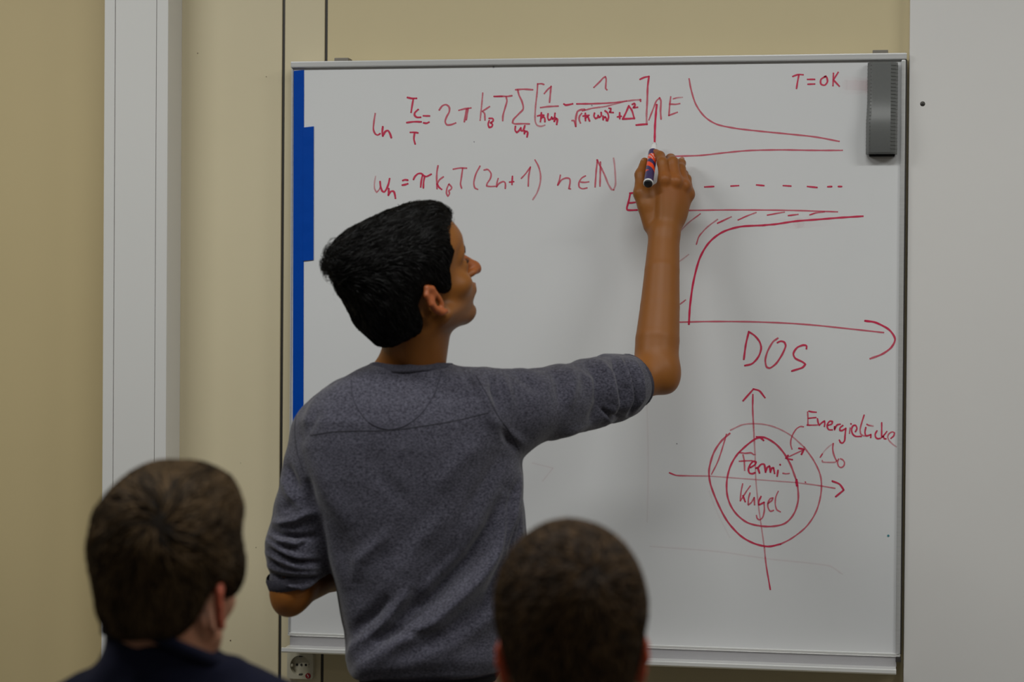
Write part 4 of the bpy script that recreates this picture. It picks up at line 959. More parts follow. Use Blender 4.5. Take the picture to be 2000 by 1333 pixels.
FOLDS = [
 ([(1019, 905), (1010, 984), (972, 1072), (931, 1130), (853, 1209), (774, 1258), (715, 1300), (685, 1333)], .013, 15, 22),
 ([(990, 960), (962, 1035), (925, 1090), (850, 1165), (780, 1215), (720, 1265)], -.0155, 19, 15),
 ([(1008, 930), (992, 1010), (978, 1080)], -.005, 5, 5), ([(1021, 960), (1015, 1040), (1008, 1090)], -.005, 4, 4),
 ([(805, 1150), (776, 1194), (728, 1243), (696, 1262), (680, 1300)], .009, 12, 24),
 ([(830, 1130), (800, 1180), (760, 1215)], -.006, 14, 14),
 ([(765, 1165), (735, 1200), (705, 1225), (690, 1245)], -.007, 16, 10),
 ([(1000, 1000), (975, 1110), (950, 1180), (900, 1240)], -.006, 14, 16),
 ([(990, 1130), (960, 1200), (880, 1260), (800, 1290)], .007, 22, 22),
 ([(1016, 950), (1004, 1040), (995, 1100)], -.005, 5, 6),
 ([(760, 1040), (700, 1095), (690, 1140)], .004, 14, 16), ([(880, 1000), (820, 1060), (780, 1130)], .004, 22, 22), ([(905, 1060), (850, 1110), (810, 1150)], -.0035, 16, 16),
 ([(680, 1330), (760, 1300), (880, 1290), (1000, 1290)], .004, 16, 26), ([(690, 1262), (770, 1235), (860, 1240)], -.004, 12, 12),
 ([(720, 860), (740, 930), (800, 990)], -.003, 20, 20), ([(620, 880), (640, 960), (690, 1040)], .004, 22, 22), ([(960, 850), (900, 900), (850, 960)], .0035, 24, 24), ([(985, 880), (940, 960), (900, 1020)], -.004, 18, 20),
 ([(640, 1010), (655, 1080), (680, 1160)], .003, 14, 14), ([(590, 870), (600, 840), (625, 800)], -.003, 10, 12),
 ([(930, 735), (945, 770), (960, 810)], .004, 10, 10), ([(958, 728), (962, 760), (975, 800)], -.005, 7, 8), ([(975, 722), (990, 760), (1005, 800)], .003, 9, 9),
 ([(905, 722), (915, 745), (925, 760)], -.003, 7, 8), ([(1000, 722), (1030, 745), (1060, 770)], -.003, 12, 12), ([(1075, 722), (1090, 745), (1095, 790)], -.0035, 10, 14),
 ([(1105, 712), (1120, 745), (1110, 800)], .004, 14, 12), ([(975, 830), (995, 860), (1012, 880)], -.005, 9, 9), ([(940, 800), (990, 845), (1030, 870)], .003, 12, 10),
 ([(1140, 703), (1165, 735), (1170, 790), (1150, 835)], -.0055, 9, 12), ([(1120, 725), (1150, 745), (1160, 780)], .003, 9, 9),
 ([(1165, 700), (1190, 735), (1200, 790), (1185, 832)], .006, 9, 9), ([(1195, 697), (1208, 735), (1216, 780), (1205, 822)], -.007, 5, 6), ([(1205, 694), (1222, 730), (1230, 775), (1218, 815)], .005, 6, 6),
 ([(1222, 705), (1236, 745), (1238, 785), (1228, 810)], -.007, 4.5, 5), ([(1238, 700), (1250, 735), (1252, 775), (1240, 802)], .005, 6, 5),
 ([(1176, 800), (1196, 815), (1215, 812)], -.005, 5, 5), ([(1100, 850), (1140, 838), (1180, 815)], .003, 9, 9), ([(1210, 740), (1222, 760), (1214, 790)], -.004, 4, 4),
 ]
for pts, am, a, b in FOLDS: disp += fold(pts, am * (2.1 if pts[0][0] > 1090 and pts[0][1] < 860 else 1.75), a * .9, b * .9) * back
# bunched left sleeve: creases curve round the arm
lf = sstep(655, 635, px + (py - 1000) * .12) * sstep(.02, -.01, torso(SV.astype(f32)) * -1)
SL = [([(528, 1020), (548, 1024), (575, 1018), (600, 1005), (622, 1004)], .008, 6, 9), ([(524, 1034), (550, 1046), (585, 1050), (625, 1048)], -.0075, 6, 6), ([(524, 1040), (545, 1056), (580, 1064), (600, 1052)], .0065, 5, 5),
      ([(548, 1066), (575, 1072), (602, 1058)], -.0055, 4, 4), ([(522, 1058), (545, 1072), (570, 1086), (610, 1090)], .006, 5, 5), ([(520, 1072), (548, 1084), (585, 1098), (625, 1098)], -.006, 4.5, 4.5),
      ([(518, 1078), (545, 1092), (580, 1106), (620, 1112)], .006, 5, 5), ([(530, 1095), (545, 1108), (560, 1112)], -.0055, 4, 4), ([(518, 1102), (540, 1112), (580, 1118), (620, 1122)], .0055, 5, 5),
      ([(520, 1118), (550, 1130), (590, 1134), (625, 1128)], -.0065, 4.5, 4.5), ([(522, 1128), (550, 1142), (590, 1148), (620, 1140)], .004, 5, 5), ([(524, 1137), (550, 1149), (590, 1155)], -.004, 3, 3),
      ([(556, 905), (570, 935), (582, 955)], -.006, 10, 8), ([(550, 930), (565, 965), (590, 1000)], .006, 8, 10), ([(600, 930), (608, 970), (616, 1000)], -.006, 9, 9), ([(545, 1000), (570, 985), (590, 985)], -.003, 9, 9)]
for pts, am, a, b in SL: disp += fold(pts, am * 1.45, a * .95, b * .95) * back * lf
disp += vnoise(SV, 55, 8) * .0012 + vnoise(SV, 22, 9) * .0018
# front and sides: long soft drape, so the garment also holds up from the side
disp += (1 - back) * vnoise(SV * np.array([1.4, 1.4, .5]), 60, 12) * .003
SV = SV + N * disp[:, None]
SV = relax(SV, SQ, 1, .4)
N = vnormals(SV, SQ)
sw = npmesh('sweater', V2W(SV), SQ, M['knit'], man); sw['label'] = 'heathered grey blue sweater with pushed up sleeves'
bvs = BVHTree.FromPolygons([tuple(v) for v in SV], [tuple(map(int, q)) for q in SQ])
def on_back(pxq, pyq, lift=.0012):
    a = np.array([0, 0, CAM.z]); d = ray(pxq, pyq); r_ = bvs.ray_cast(Vector(a), Vector(d).normalized())
    return None if r_[0] is None else (np.array(r_[0]), np.array(r_[1]))
def seam(name, pts, w, h, m, parent=sw):
    path = smooth_path(pts); vs, fs = [], []; hits = [on_back(*q) for q in path]; hits = [q for q in hits if q]
    n = len(hits); C4 = [(-1, -.6), (-.7, .7), (0, 1), (.7, .7), (1, -.6)]
    for i, (c, nn) in enumerate(hits):
        t = hits[min(n - 1, i + 1)][0] - hits[max(0, i - 1)][0]; sd = np.cross(nn, t); sd /= np.linalg.norm(sd) + 1e-9
        for a, b in C4: vs.append(c + sd * a * w / 2 + nn * b * h)
    for i in range(n - 1):
        for k in range(4): fs.append((i * 5 + k, i * 5 + k + 1, i * 5 + k + 6, i * 5 + k + 5))
    vs = V2W(np.array(vs)); L = np.array(man.location) ; me = bpy.data.meshes.new(name); me.from_pydata([tuple(v - L) for v in vs], [], fs)
    me.polygons.foreach_set('use_smooth', [True] * len(me.polygons)); return link(name, me, parent, m)
seamM = mat('seam_thread', (.035, .034, .046), .95)
seam('neck_patch_seam', [(686, 742), (688, 770), (700, 800), (722, 826), (752, 838), (785, 834), (818, 812), (842, 780), (856, 750), (862, 725)], .0028, .0012, M['rib'])
seam('yoke_seam', [(606, 851), (650, 844), (700, 842), (760, 841), (830, 832), (890, 822), (955, 806)], .0022, .0007, seamM)
seam('shoulder_seam', [(930, 735), (950, 770), (972, 812), (996, 845), (1014, 880)], .0022, .0008, seamM)
seam('shoulder_seam', [(580, 800), (576, 840), (580, 880), (592, 920)], .0022, .0008, seamM)
# collar: ribbed band round the neck
CT = [(729, 713), (750, 717), (780, 714), (810, 708), (837, 701), (858, 704), (877, 714)]
vs, fs = [], []; NN = 72; sec = [(-.0012, -.007), (.0018, -.0072), (.0030, -.003), (.0030, .003), (.0015, .0075), (-.0012, .0078), (-.0022, .0)]
cxp, rxp = 803, 79; cen = P(803, 716, MD + .02)
xs_ = np.array([q[0] for q in CT]); ys_ = np.array([q[1] for q in CT])
for i in range(NN):
    w = 2 * math.pi * i / NN; X = cxp + rxp * math.cos(w); near = math.sin(w)
    d_ = MD + .024 - .0755 * near + .066 * .16 * math.cos(w); yy = np.interp(X, xs_, ys_)
    yy = yy + 8 + (22 * (max(0, -near))) ; X2 = cxp + (X - cxp) * 1.0
    c = P(X2, yy, d_); out = np.array([math.cos(w), -near, 0.]); out[2] = .25; out /= np.linalg.norm(out); upv = np.array([-math.cos(w) * .45, near * .45, 1.]); upv /= np.linalg.norm(upv)
    r_ = bvs.find_nearest(Vector(c)); c = np.array(r_[0]) + out * .0006 if r_[0] is not None and r_[3] < .03 else c
    if i == 0: ring_ = []
    ring_.append((c, out, upv))
for i in range(NN):
    c = sum(ring_[(i + q) % NN][0] for q in range(-4, 5)) / 9; c = c - np.array([0, 0, .0045]) * (abs(math.cos(2 * math.pi * i / NN)) ** 6); out, upv = ring_[i][1:]; rib = .0003 * (i % 2)
    for a, b in sec: vs.append(c + out * (a + rib) + upv * b)
k7 = len(sec)
for i in range(NN):
    j = (i + 1) % NN
    for k in range(k7): fs.append((i * k7 + k, i * k7 + (k + 1) % k7, j * k7 + (k + 1) % k7, j * k7 + k))
L = np.array(man.location); me = bpy.data.meshes.new('collar'); me.from_pydata([tuple(v - L) for v in V2W(np.array(vs))], [], fs); me.polygons.foreach_set('use_smooth', [True] * len(fs)); link('collar', me, sw, M['rib'])
# cuffs
def cuff(c, ax, r1, r2, ln, sq=1.0):
    ax = ax / np.linalg.norm(ax); e1 = np.cross(ax, [0, 0, 1.]) if abs(ax[2]) < .9 else np.cross(ax, [0, 1., 0]); e1 /= np.linalg.norm(e1); e2 = np.cross(ax, e1); vs, fs = [], []; NN = 64
    pr = [(-ln, r1 + .001), (-ln * .7, r1 + .0035), (-ln * .3, r1 + .003), (0, r2 + .0025), (.002, r2), (.0005, r2 - .003), (-ln * .6, r2 - .004)]
    for i in range(NN):
        w = 2 * math.pi * i / NN
        for t, r_ in pr:
            r_ = r_ + .0005 * (i % 2); vs.append(c + ax * (t + .0016 * math.sin(2 * w + 1)) + (e1 * math.cos(w) + e2 * math.sin(w) * sq) * r_)
    n = len(pr)
    for i in range(NN):
        for k in range(n - 1): j = (i + 1) % NN; fs.append((i * n + k, j * n + k, j * n + k + 1, i * n + k + 1))
    me = bpy.data.meshes.new('cuff'); me.from_pydata([tuple(v - L) for v in V2W(np.array(vs))], [], fs); me.polygons.foreach_set('use_smooth', [True] * len(fs)); return link('cuff', me, sw, M['rib'])
cuff(cuffR + axR * .002, axR, .0475, .0455, .012)
cuff(cuffL - axL * .003 + np.array([.001, 0, 0]), axL, .0425, .0425, .021)
# hem, shirt below, belt, trousers, shoes
def row_ring(z, inset):
    a = _r0[:, 0]; xl, xr, yc, hy = (np.interp(z, a, _r0[:, k]) for k in (1, 2, 3, 4)); return (xl + xr) / 2, (xr - xl) / 2 - inset, yc, hy - inset
def band(name, z0, z1, in0, in1, m, parent, n=72, th=.004):
    vs, fs = [], []
    for i in range(n):
        w = 2 * math.pi * i / n; cw, sw_ = math.cos(w), math.sin(w)
        for z, ins in ((z0, in0), ((z0 + z1) / 2, (in0 + in1) / 2 - th * .5), (z1, in1), (z1, in1 + th), (z0, in0 + th)):
            xc, hx, yc, hy = row_ring(max(z, _r0[0, 0]), ins); ex = lambda c_, e_: math.copysign(abs(c_) ** e_, c_)
            x = xc + hx * ex(cw, .82); vs.append(np.array([x, yc + hy * ex(sw_, .88) + .16 * (x - xc), z]))
    for i in range(n):
        j = (i + 1) % n
        for k in range(5): fs.append((i * 5 + k, j * 5 + k, j * 5 + (k + 1) % 5, i * 5 + (k + 1) % 5))
    me = bpy.data.meshes.new(name); me.from_pydata([tuple(v - L) for v in V2W(np.array(vs))], [], fs); me.polygons.foreach_set('use_smooth', [True] * len(fs)); return link(name, me, parent, m)
band('hem_band', zhem - .004, zhem + .012, .009, .002, M['rib'], sw)
blackM = mat('black_cotton', (.012, .012, .015), .9); band('undershirt', zhem - .022, zhem + .006, .015, .012, blackM, man)
zb = zhem - .050
band('belt', zb - .008, zhem - .018, .015, .014, mat('brown_leather_belt', (.20, .06, .025), .5), man)
hipx, hx_, hipy, _ = row_ring(_r0[0, 0], 0)
def trousers(p):
    q = p.copy(); d = None
    t = ell(q, (hipx, hipy, .90), (.175, .135, .13)); d = t
    for sg in (-1, 1):
        e = chain(q, [(hipx + sg * .085, hipy, .88), (hipx + sg * .10, hipy + .005, .50), (hipx + sg * .105, hipy + .02, .09)], [.100, .068, .060], .02); d = smin(d, e, .03)
    d = np.maximum(d, q[:, 2] - (zb + .01)); return np.maximum(d, .075 - q[:, 2])
TV, TQ = nets(trousers, (hipx - .3, hipy - .25, .04), (hipx + .3, hipy + .25, 1.02), .009)
TN = vnormals(TV, TQ); TV = TV + TN * (vnoise(TV * np.array([1, 1, .6]), 40, 2) * .004)[:, None]
npmesh('trousers', V2W(TV), TQ, mat('dark_trousers', (.02, .022, .03), .85, noise=(80, .5, (.03, .032, .045), ONE)), man)
for sg in (-1, 1):
    def shoe(p):
        d = chain(p, [(hipx + sg * .105, hipy - .03, .045), (hipx + sg * .112, hipy + .08, .035), (hipx + sg * .125, hipy + .17, .030)], [.045, .042, .036], .03)
        d = smin(d, cap(p, (hipx + sg * .105, hipy - .01, .05), (hipx + sg * .105, hipy + .0, .10), .045, .04), .03); return np.maximum(d, .001 - p[:, 2])
    ZV, ZQ = nets(shoe, (hipx + sg * .11 - .1, hipy - .12, -.02), (hipx + sg * .11 + .1, hipy + .26, .16), .006)
    npmesh('shoe', V2W(ZV), ZQ, mat('dark_shoe_leather', (.03, .022, .018), .5) if sg < 0 else bpy.data.materials['dark_shoe_leather'], man)

# ---------------------------------------------------------------- the marker in his hand
a_, b_ = P(1278.5, 279, 3.938), P(1266, 359, 3.826); ax = (b_ - a_) / np.linalg.norm(b_ - a_); LN = float(np.linalg.norm(b_ - a_)); print('marker length', LN)
aw, bw = v2w(a_), v2w(b_)
mk = empty('whiteboard_marker', tuple(aw), 'navy and orange red board marker held in the writing hand against the board', 'marker')
PRm = .0088
lathe('nib', aw, bw, [(0, .0005), (.001, .0024), (.006, .0026)], mat('red_felt_nib', (.45, .01, .04), .8), mk, 16)
lathe('grip_cone', aw, bw, [(.005, .003), (.0052, .0046), (.016, .0056), (.030, .0070), (.034, .0074)], M['whitep'], mk, 28)['label'] = 'white tapered tip holder'
def marker_mat():
    m = bpy.data.materials.new('marker_print'); m.use_nodes = True; nt = m.node_tree; b = nt.nodes['Principled BSDF']; b.inputs['Roughness'].default_value = .35
    at = nt.nodes.new('ShaderNodeAttribute'); at.attribute_name = 'zone'; cr = nt.nodes.new('ShaderNodeValToRGB'); cr.color_ramp.interpolation = 'CONSTANT'
    e = cr.color_ramp.elements; e[0].color = srgb(52, 40, 92); e[1].position = .4; e[1].color = srgb(235, 72, 25); n = e.new(.75); n.color = srgb(215, 205, 205)
    nt.links.new(at.outputs['Fac'], cr.inputs[0]); nt.links.new(cr.outputs[0], b.inputs['Base Color']); return m
SG, NR = 64, 90; vs, fs, zn = [], [], []; e1 = Vector(bw - aw).normalized().orthogonal().normalized(); axw = Vector(bw - aw).normalized(); e2 = axw.cross(e1)
t0, t1 = .033, LN - .003
for i in range(NR + 1):
    t = t0 + (t1 - t0) * i / NR; r_ = PRm * (1 if 1 < i < NR else .97)
    for k in range(SG):
        w = 2 * math.pi * k / SG; vs.append(tuple(aw + axw * t + (e1 * math.cos(w) + e2 * math.sin(w)) * r_))
        s_ = (t - t0) / (t1 - t0); z_ = 0.
        sp = (s_ * 3.9 + 2 * k / SG) % 1
        if .30 < s_ < .72 and sp < .55: z_ = .6
        if .16 < s_ <= .33: z_ = .6 if (math.sin(k * .9 + 3 * math.sin(i * .8)) > .2 and i % 5) else (.9 if (k // 3 + i // 3) % 3 == 0 else .6)
        if s_ < .06: z_ = 0.
        zn.append(z_)
for i in range(NR):
    for k in range(SG): fs.append((i * SG + k, i * SG + (k + 1) % SG, (i + 1) * SG + (k + 1) % SG, (i + 1) * SG + k))
ob = pydata('barrel', vs, fs, marker_mat(), mk, True); ob['label'] = 'dark violet barrel with orange red swirls'; attr(ob, 'zone', zn)
lathe('end_ring', aw, bw, [(LN - .004, PRm), (LN - .004, PRm + .0006), (LN - .0008, PRm + .0006), (LN - .0008, PRm - .001)], M['whitep'], mk, 32)['label'] = 'pale ring at the end of the barrel'
lathe('end_plug', aw, bw, [(LN - .005, PRm - .0008), (LN + .0015, PRm - .0008), (LN + .0025, PRm - .002), (LN + .0025, 0)], mat('black_plug', (.01, .01, .012), .4), mk, 32)['label'] = 'black end plug'
# ---------------------------------------------------------------- the two seated listeners in the foreground
skinL = skin_mat('fair_skin', (.50, .225, .13), blush=(.60, .10, .05)); skinR = skin_mat('reddish_skin', (.48, .19, .10), blush=(.66, .07, .02))
def shade_streak(p, wh):
    d = p - wh; a = np.arctan2(d[:, 0], d[:, 1] + d[:, 2] * .5); r_ = np.linalg.norm(d, axis=1)
    return .35 * (np.sin(a * 9 + r_ * 22) + .7 * np.sin(a * 17 - r_ * 15 + 1)) * np.exp(-r_ / .09) * 1.3 + .15
def listener(label, O, theta, pitch, roll, HS, hairf, hair_poly, hm, shirt_m, shirt_name, shoulders, neck, hipxy, skin, locks, trous, slope=0.):
    Fm = frame(theta, pitch, roll); x0, y0 = hipxy; Of = O.astype(f32)
    th = lambda p: (p - Of) @ Fm.T.astype(f32) / HS
    root = empty('person', tuple(v2w((x0, y0, 0))), label, 'person')
    shl, shr = shoulders; nb_a, nb_b = neck
    up = (shl + shr) / 2; hip = np.array([x0, y0, .585])
    def torso_s(p, inset):
        d = smin(cap(p, nb_b + np.array([-.02, 0, -.01]), shl, .050 - inset, .062 - inset), cap(p, nb_b + np.array([.02, 0, -.01]), shr, .050 - inset, .062 - inset), .03)
        d = smin(d, cap(p, nb_b - np.array([0, 0, .03]), nb_b + np.array([0, .004, .06]), .073 - inset, .070 - inset), .02)
        q = p.copy(); d = smin(d, ell(q, up + np.array([0, 0, -.16]), (.175 - inset, .108 - inset, .215 - inset)), .05)
        d = smin(d, ell(q, hip + np.array([0, 0, .05]), (.162 - inset, .115 - inset, .18 - inset)), .05)
        return d
    elb = [shl + np.array([-.05, .03, -.28]), shr + np.array([.05, .03, -.28])]
    knee = [np.array([x0 + s * .13, y0 + .44, .53]) for s in (-1, 1)]
    wri = [np.array([x0 + s * .15, y0 + .20, .665]) for s in (-1, 1)]
    def arms(p, r1, r2, r3):
        d = None
        for s_, e_, w_ in zip((shl, shr), elb, wri):
            e = chain(p, [s_, e_, w_], [r1, r2, r3], .02); d = e if d is None else smin(d, e, .01)
        return d
    def hands(p):
        d = None
        for w_, sg in zip(wri, (-1, 1)):
            h = np.array([-sg * .25, .96, -.12]); kn = w_ + h * .085; sd = np.array([.96, sg * .25, 0])
            e = ell(p, w_ + h * .045, (.040, .048, .017))
            for i in range(4):
                b = kn + sd * (-.030 + .02 * i); L_ = (.85, 1.02, 1.1, 1.0)[i if sg > 0 else 3 - i]
                e = smin(e, chain(p, [b - h * .03, b, b + (h * .035 + np.array([0, 0, .003])) * L_, b + (h * .060 + np.array([0, 0, -.008])) * L_, b + (h * .078 + np.array([0, 0, -.020])) * L_], [.011, .0105, .009, .008, .007], .004), .005)
            e = smin(e, chain(p, [w_ + h * .02 - sd * sg * .02, w_ + h * .05 - sd * sg * .05, w_ + h * .08 - sd * sg * .056], [.014, .011, .0085], .006), .01)
            d = e if d is None else np.minimum(d, e)
        return d
    headn = lambda p: smin(head_sdf(th(p)) * HS, cap(p, nb_a, nb_b, .052, .052), .025)
    gr = [(headn, O + np.array([0, 0, .03]), .20), (lambda p: torso_s(p, .022), (up + hip) / 2, .42), (lambda p: arms(p, .045, .036, .026), (up + hip) / 2 + np.array([0, .08, 0]), .45), (hands, (wri[0] + wri[1]) / 2 + np.array([0, .05, 0]), .30)]
    fb = groups_sdf(gr, .015)
    V, Q = nets(fb, np.array([x0 - .38, y0 - .24, .42]), np.array([x0 + .38, y0 + .42, O[2] + .19]), .0045)
    V = relax(V, Q, 1, .3); b = npmesh('body', V2W(V), Q, skin, root); hq = th(V.astype(f32)).astype(float)
    inh = np.linalg.norm(hq - np.array([.02, 0, 0]), axis=1) < .14
    attr(b, 'blush', inh * (sstep(.069, .080, np.abs(hq[:, 1])) * (np.abs(hq[:, 0] + .012) < .04) + (np.abs(hq[:, 2] + .049) < .012) * (hq[:, 0] > .084) * .7)); attr(b, 'stubble', np.zeros(len(V)))
    eyew = bpy.data.materials['eye_white']; ir = bpy.data.materials['dark_iris']
    for sg in (-1, 1):
        for nm, c_, r_, mm in (('eyeball', (.0795, .032, .012), .0118, eyew), ('iris', (.0862, .0325, .012), .0058, ir)):
            bm = bmesh.new(); bmesh.ops.create_uvsphere(bm, u_segments=14, v_segments=8, radius=r_ * HS); c = O + HS * (np.array([c_[0], sg * c_[1], c_[2]]) @ Fm)
            for v in bm.verts: v.co = v2w(c + np.array(v.co))
            bmobj(nm, bm, mm, root, True)
        vs, fs = [], []
        for k in range(9):
            t = k / 8
            for du in (-.003, .003):
                vs.append(O + HS * (np.array([.101 - .020 * t ** 1.5, sg * (.012 + .036 * t), .034 + .005 * math.sin(t * 2.8) + du * (1.1 - t * .6)]) @ Fm))
        for k in range(8): fs.append((2 * k, 2 * k + 1, 2 * k + 3, 2 * k + 2))
        o = pydata('eyebrow', V2W(np.array(vs)), fs, hm, root, True); sm = o.modifiers.new('thickness', 'SOLIDIFY'); sm.thickness = .004; sm.offset = 0; attr(o, 'shade', np.zeros(len(vs)))
    # shirt
    def shirt(p):
        d = smin(torso_s(p, 0), arms(p, .062, .052, .036), .02)
        for w_, e_ in zip(wri, elb):
            ax = (w_ - e_) / np.linalg.norm(w_ - e_); d = smax(d, np.where(np.linalg.norm(p - w_.astype(f32), axis=1) < .12, (p - (w_ - ax * .02).astype(f32)) @ ax.astype(f32), -.3), .004)
        d = smax(d, .50 - p[:, 2], .005)
        return smax(d, p[:, 2] - nb_b[2] - .046 + slope * np.clip(p[:, 0] - nb_b[0], -.02, .07), .004)
    V2, Q2 = nets(shirt, np.array([x0 - .40, y0 - .26, .47]), np.array([x0 + .40, y0 + .34, nb_b[2] + .06]), .006)
    V2 = relax(V2, Q2, 2, .5); N2 = vnormals(V2, Q2); V2 = V2 + N2 * (vnoise(V2 * np.array([1, 1, .7]), 38, 6) * .0035 + vnoise(V2, 95, 7) * .0012)[:, None]
    s_ = npmesh(shirt_name, V2W(V2), Q2, shirt_m, root)
    # collar ring
    cc = nb_b + np.array([0, 0, .041]); vs, fs = [], []; sec = [(-.002, -.008), (.004, -.008), (.005, 0), (.003, .008), (-.002, .008)]
    for i in range(56):
        w = 2 * math.pi * i / 56; out = np.array([math.cos(w), math.sin(w), .3]); c = cc + np.array([  .0715 * math.cos(w),   .0715 * math.sin(w), -.012 * math.sin(w) - slope * max(-.02,   .0715 * math.cos(w))])
        for a_, b_ in sec: vs.append(c + out * a_ + np.array([0, 0, b_]))
    for i in range(56):
        j = (i + 1) % 56
        for k in range(5): fs.append((i * 5 + k, i * 5 + (k + 1) % 5, j * 5 + (k + 1) % 5, j * 5 + k))
    pydata('collar', V2W(np.array(vs)), fs, shirt_m, root, True)
    # trousers, shoes
    def tr_(p):
        d = ell(p, (x0, y0 + .01, .555), (.170, .145, .105))
        for s2, kn in zip((-1, 1), knee):
            d = smin(d, chain(p, [np.array([x0 + s2 * .085, y0 + .04, .545]), kn, np.array([kn[0] + s2 * .01, kn[1] - .02, .10])], [.088, .064, .052], .02), .03)
        return np.maximum(np.maximum(d, .08 - p[:, 2]), p[:, 2] - .63)
    V3, Q3 = nets(tr_, (x0 - .3, y0 - .2, .05), (x0 + .3, y0 + .58, .66), .010); npmesh('trousers', V2W(V3), Q3, trous, root)
    for kn in knee:
        def shoe(p):
            a = np.array([kn[0], kn[1] - .05, .045]); b_ = a + np.array([0, .20, -.013])
            return np.maximum(smin(cap(p, a, b_, .045, .037), cap(p, a + np.array([0, .01, 0]), a + np.array([0, .02, .06]), .045, .04), .03), .001 - p[:, 2])
        V4, Q4 = nets(shoe, (kn[0] - .08, kn[1] - .14, -.02), (kn[0] + .08, kn[1] + .24, .17), .008); npmesh('shoe', V2W(V4), Q4, bpy.data.materials['dark_shoe_leather'], root)
    # hair
    pg = [np.array(q, float) for q in hair_poly]
    def hs(p):
        q = th(p); a = q.copy(); a[:, 1] = np.abs(a[:, 1]); d = hairf(a, q); return smax(d, poly_sd(q[:, 0], q[:, 2], pg).astype(f32) * .9, .010) * HS
    V5, Q5 = nets(hs, O - .2, O + .24, .005); N5 = vnormals(V5, Q5)
    V5 = V5 + N5 * (vnoise(V5, 70, 13) * locks['lump'])[:, None]
    h = npmesh('hair', V2W(V5), Q5, hm, root); attr(h, 'shade', np.full(len(V5), locks.get('base', .0)))
    wh = O + HS * (np.array(locks['whorl']) @ Fm)
    def dirf(p, n):
        q = (p - O) @ Fm.T / HS; d = p - wh; r_ = np.linalg.norm(d, axis=1)[:, None]; sp = np.cross(n, d) * locks['swirl'] / (r_ + .02) * np.exp(-r_ / .05)
        dn = np.array([.1, 0, -1.]) @ Fm; w = sstep(.05, .0, q[:, 2])[:, None]; fw = (np.array([1., locks.get('part', 0), 0]) @ Fm) * (sstep(.05, .1, q[:, 2]) * sstep(-.02, .04, q[:, 0]))[:, None]
        return d / (r_ + .004) + sp + dn * w * .8 + fw * .9
    strands('hair_locks', V5, Q5, N5, dirf, locks['n'], locks['len'], locks['w'], locks['lift'], hm, root, 9, mask=None, curl=locks.get('curl', .04), shade=(lambda p: shade_streak(p, wh)) if locks.get('streak') else None)
    return root

navy = mat('navy_jersey', (.0045, .0055, .018), .9, spec=.2, noise=(60, .5, (.0065, .0075, .024), ONE), bump=(500, .3, .001))
dgrn = mat('dark_grey_jersey', (.03, .03, .032), .9, noise=(60, .5, (.04, .04, .042), ONE))
jean = mat('dark_denim', (.02, .028, .05), .85, noise=(200, .6, (.03, .04, .07), ONE))
brownH = hair_mat('brown_hair', (.010, .006, .003), (.150, .092, .044), .6, .1)
brownS = hair_mat('short_brown_hair', (.013, .0068, .0033), (.125, .070, .030), .6, .15)
LD, RD = 2.45, 2.29
O1 = P(328, 1168, LD)
def hair1(a, q):
    d = ell(a, (-.006, 0, .066), (.104, .087, .097)); d = smin(d, ell(a, (.040, .02, .115), (.055, .058, .045)), .03)
    d = smin(d, ell(a, (-.045, 0, .0), (.058, .060, .060)), .03); d = smin(d, ell(a, (.035, .052, .030), (.036, .029, .050)), .02)
    return d
poly1 = [(.15, .048), (.088, .048), (.074, .030), (.060, .022), (.046, .006), (.030, -.002), (.020, .012), (.004, .020), (-.014, .022), (-.030, .010), (-.036, -.012), (-.044, -.022), (-.062, -.031), (-.14, -.036), (-.2, 0), (-.2, .25), (.15, .25)]
listener('seated listener with thick brown hair and navy top, lower left, seen from behind', O1, R(71), R(5), R(0), .96, hair1, poly1, brownH, navy, 'sweatshirt',
         (P(92, 1470, LD), P(605, 1462, LD + .02)), (O1 + np.array([-.012, -.02, -.03]), P(322, 1312, LD - .005)), (P(330, 1163, LD)[0], LD + .01), skinL,
         dict(whorl=(-.084, -.040, .108), swirl=.6, n=17000, len=.055, w=.0016, lift=.004, lump=.0016, curl=.05, streak=1), mat('black_trousers', (.015, .015, .018), .85), slope=.45)
O2 = P(1117, 1280, RD)
def hair2(a, q):
    d = ell(a, (-.006, 0, .058), (.101, .0845, .094)); d = smin(d, ell(a, (-.040, 0, .0), (.058, .066, .062)), .03); return smin(d, ell(a, (.030, .052, .025), (.036, .024, .045)), .02)
poly2 = [(.15, .060), (.088, .060), (.070, .045), (.055, .030), (.040, .010), (.024, .000), (.016, .014), (.0, .022), (-.018, .020), (-.030, .004), (-.036, -.016), (-.044, -.040), (-.062, -.066), (-.14, -.075), (-.2, 0), (-.2, .25), (.15, .25)]
listener('seated listener with very short brown hair, lower middle, seen from behind', O2, R(91), R(4), R(-2.5), 1.0, hair2, poly2, brownS, dgrn, 'shirt',
         (P(1113, 1480, RD) + np.array([-.185, .01, -.05]), P(1113, 1480, RD) + np.array([.185, .01, -.05])), (O2 + np.array([0, -.02, -.03]), P(1110, 1462, RD - .005)), (P(1113, 1276, RD)[0], RD + .01), skinR,
         dict(whorl=(-.080, -.02, .105), swirl=.6, n=11000, len=.016, w=.0016, lift=.003, lump=.0006, curl=.03), jean)

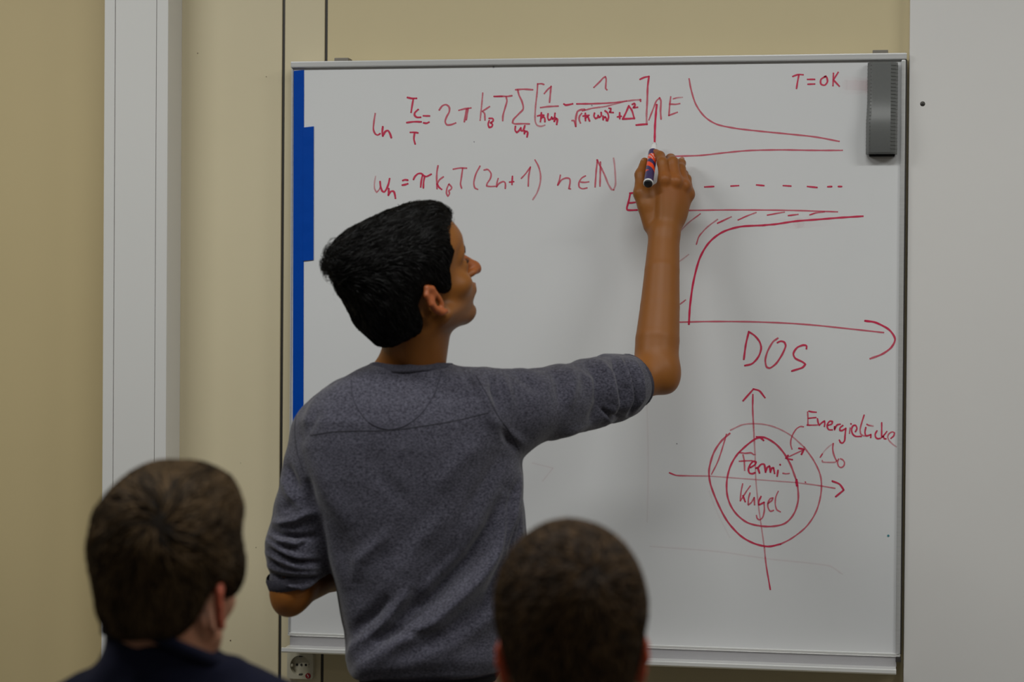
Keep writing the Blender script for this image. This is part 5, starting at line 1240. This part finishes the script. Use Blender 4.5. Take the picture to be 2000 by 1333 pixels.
# ---------------------------------------------------------------- chairs under the listeners
shellM = mat('grey_plastic_shell', (.16, .17, .18), .5); steel = mat('chromed_tube', (.6, .6, .6), .22, metal=1)
def chair(x, y, label):
    """moulded shell chair facing away from the camera, all in the view frame around (x, y)"""
    t = empty('chair', tuple(v2w((x, y, 0))), label, 'chair', 'plastic shell chairs')
    def sheet(name, fn, nu, nv, th, m):
        vs = [fn(i / nu, j / nv) for i in range(nu + 1) for j in range(nv + 1)]; fs = [(i * (nv + 1) + j, i * (nv + 1) + j + 1, (i + 1) * (nv + 1) + j + 1, (i + 1) * (nv + 1) + j) for i in range(nu) for j in range(nv)]
        o = pydata(name, V2W(np.array(vs)), fs, m, t, True); s = o.modifiers.new('thickness', 'SOLIDIFY'); s.thickness = th; s.offset = 0; return o
    sheet('seat', lambda u, v: (x + (u - .5) * .42 * (1 - .12 * abs(2 * v - 1) ** 4), y - .22 + .44 * v, .443 + .012 * (abs(2 * u - 1) ** 2) - .02 * max(0, v - .85) / .15), 14, 14, .010, shellM)
    sheet('backrest', lambda u, v: (x + (u - .5) * .42 * (1 - .15 * v ** 3), y - .215 - .075 * v + .03 * abs(2 * u - 1) ** 2, .50 + .36 * v), 14, 10, .010, shellM)
    def tube(name, pts, r_):
        vs, fs = [], []; n = 12; pts = [Vector(v2w(p_)) for p_ in pts]
        for i, p_ in enumerate(pts):
            d_ = (pts[min(i + 1, len(pts) - 1)] - pts[max(i - 1, 0)]).normalized(); e1 = d_.orthogonal().normalized() if i == 0 else (e1 - d_ * e1.dot(d_)).normalized(); e2 = d_.cross(e1)
            vs += [tuple(p_ + (e1 * math.cos(2 * math.pi * k / n) + e2 * math.sin(2 * math.pi * k / n)) * r_) for k in range(n)]
        for i in range(len(pts) - 1):
            for k in range(n): fs.append((i * n + k, i * n + (k + 1) % n, (i + 1) * n + (k + 1) % n, (i + 1) * n + k))
        fs += [tuple(range(n)), tuple(range(len(pts) * n - 1, (len(pts) - 1) * n - 1, -1))]; return pydata(name, vs, fs, steel, t, True)
    for sx in (-1, 1):
        tube('leg', [(x + sx * .225, y - .26, .006), (x + sx * .20, y - .18, .43)], .011); tube('leg', [(x + sx * .225, y + .22, .006), (x + sx * .20, y + .17, .43)], .011)
        tube('back_post', [(x + sx * .17, y - .17, .432), (x + sx * .17, y - .235, .47), (x + sx * .17, y - .245, .56), (x + sx * .165, y - .28, .74)], .010)
        tube('seat_rail', [(x + sx * .20, y - .19, .430), (x + sx * .20, y + .18, .430)], .010)
    tube('cross_rail', [(x - .20, y - .17, .428), (x + .20, y - .17, .428)], .009); tube('cross_rail', [(x - .20, y + .16, .428), (x + .20, y + .16, .428)], .009)
chair(P(330, 1163, LD)[0], LD + .01, 'grey shell chair under the listener with thick brown hair')
chair(P(1113, 1276, RD)[0], RD + .01, 'grey shell chair under the listener with very short hair')
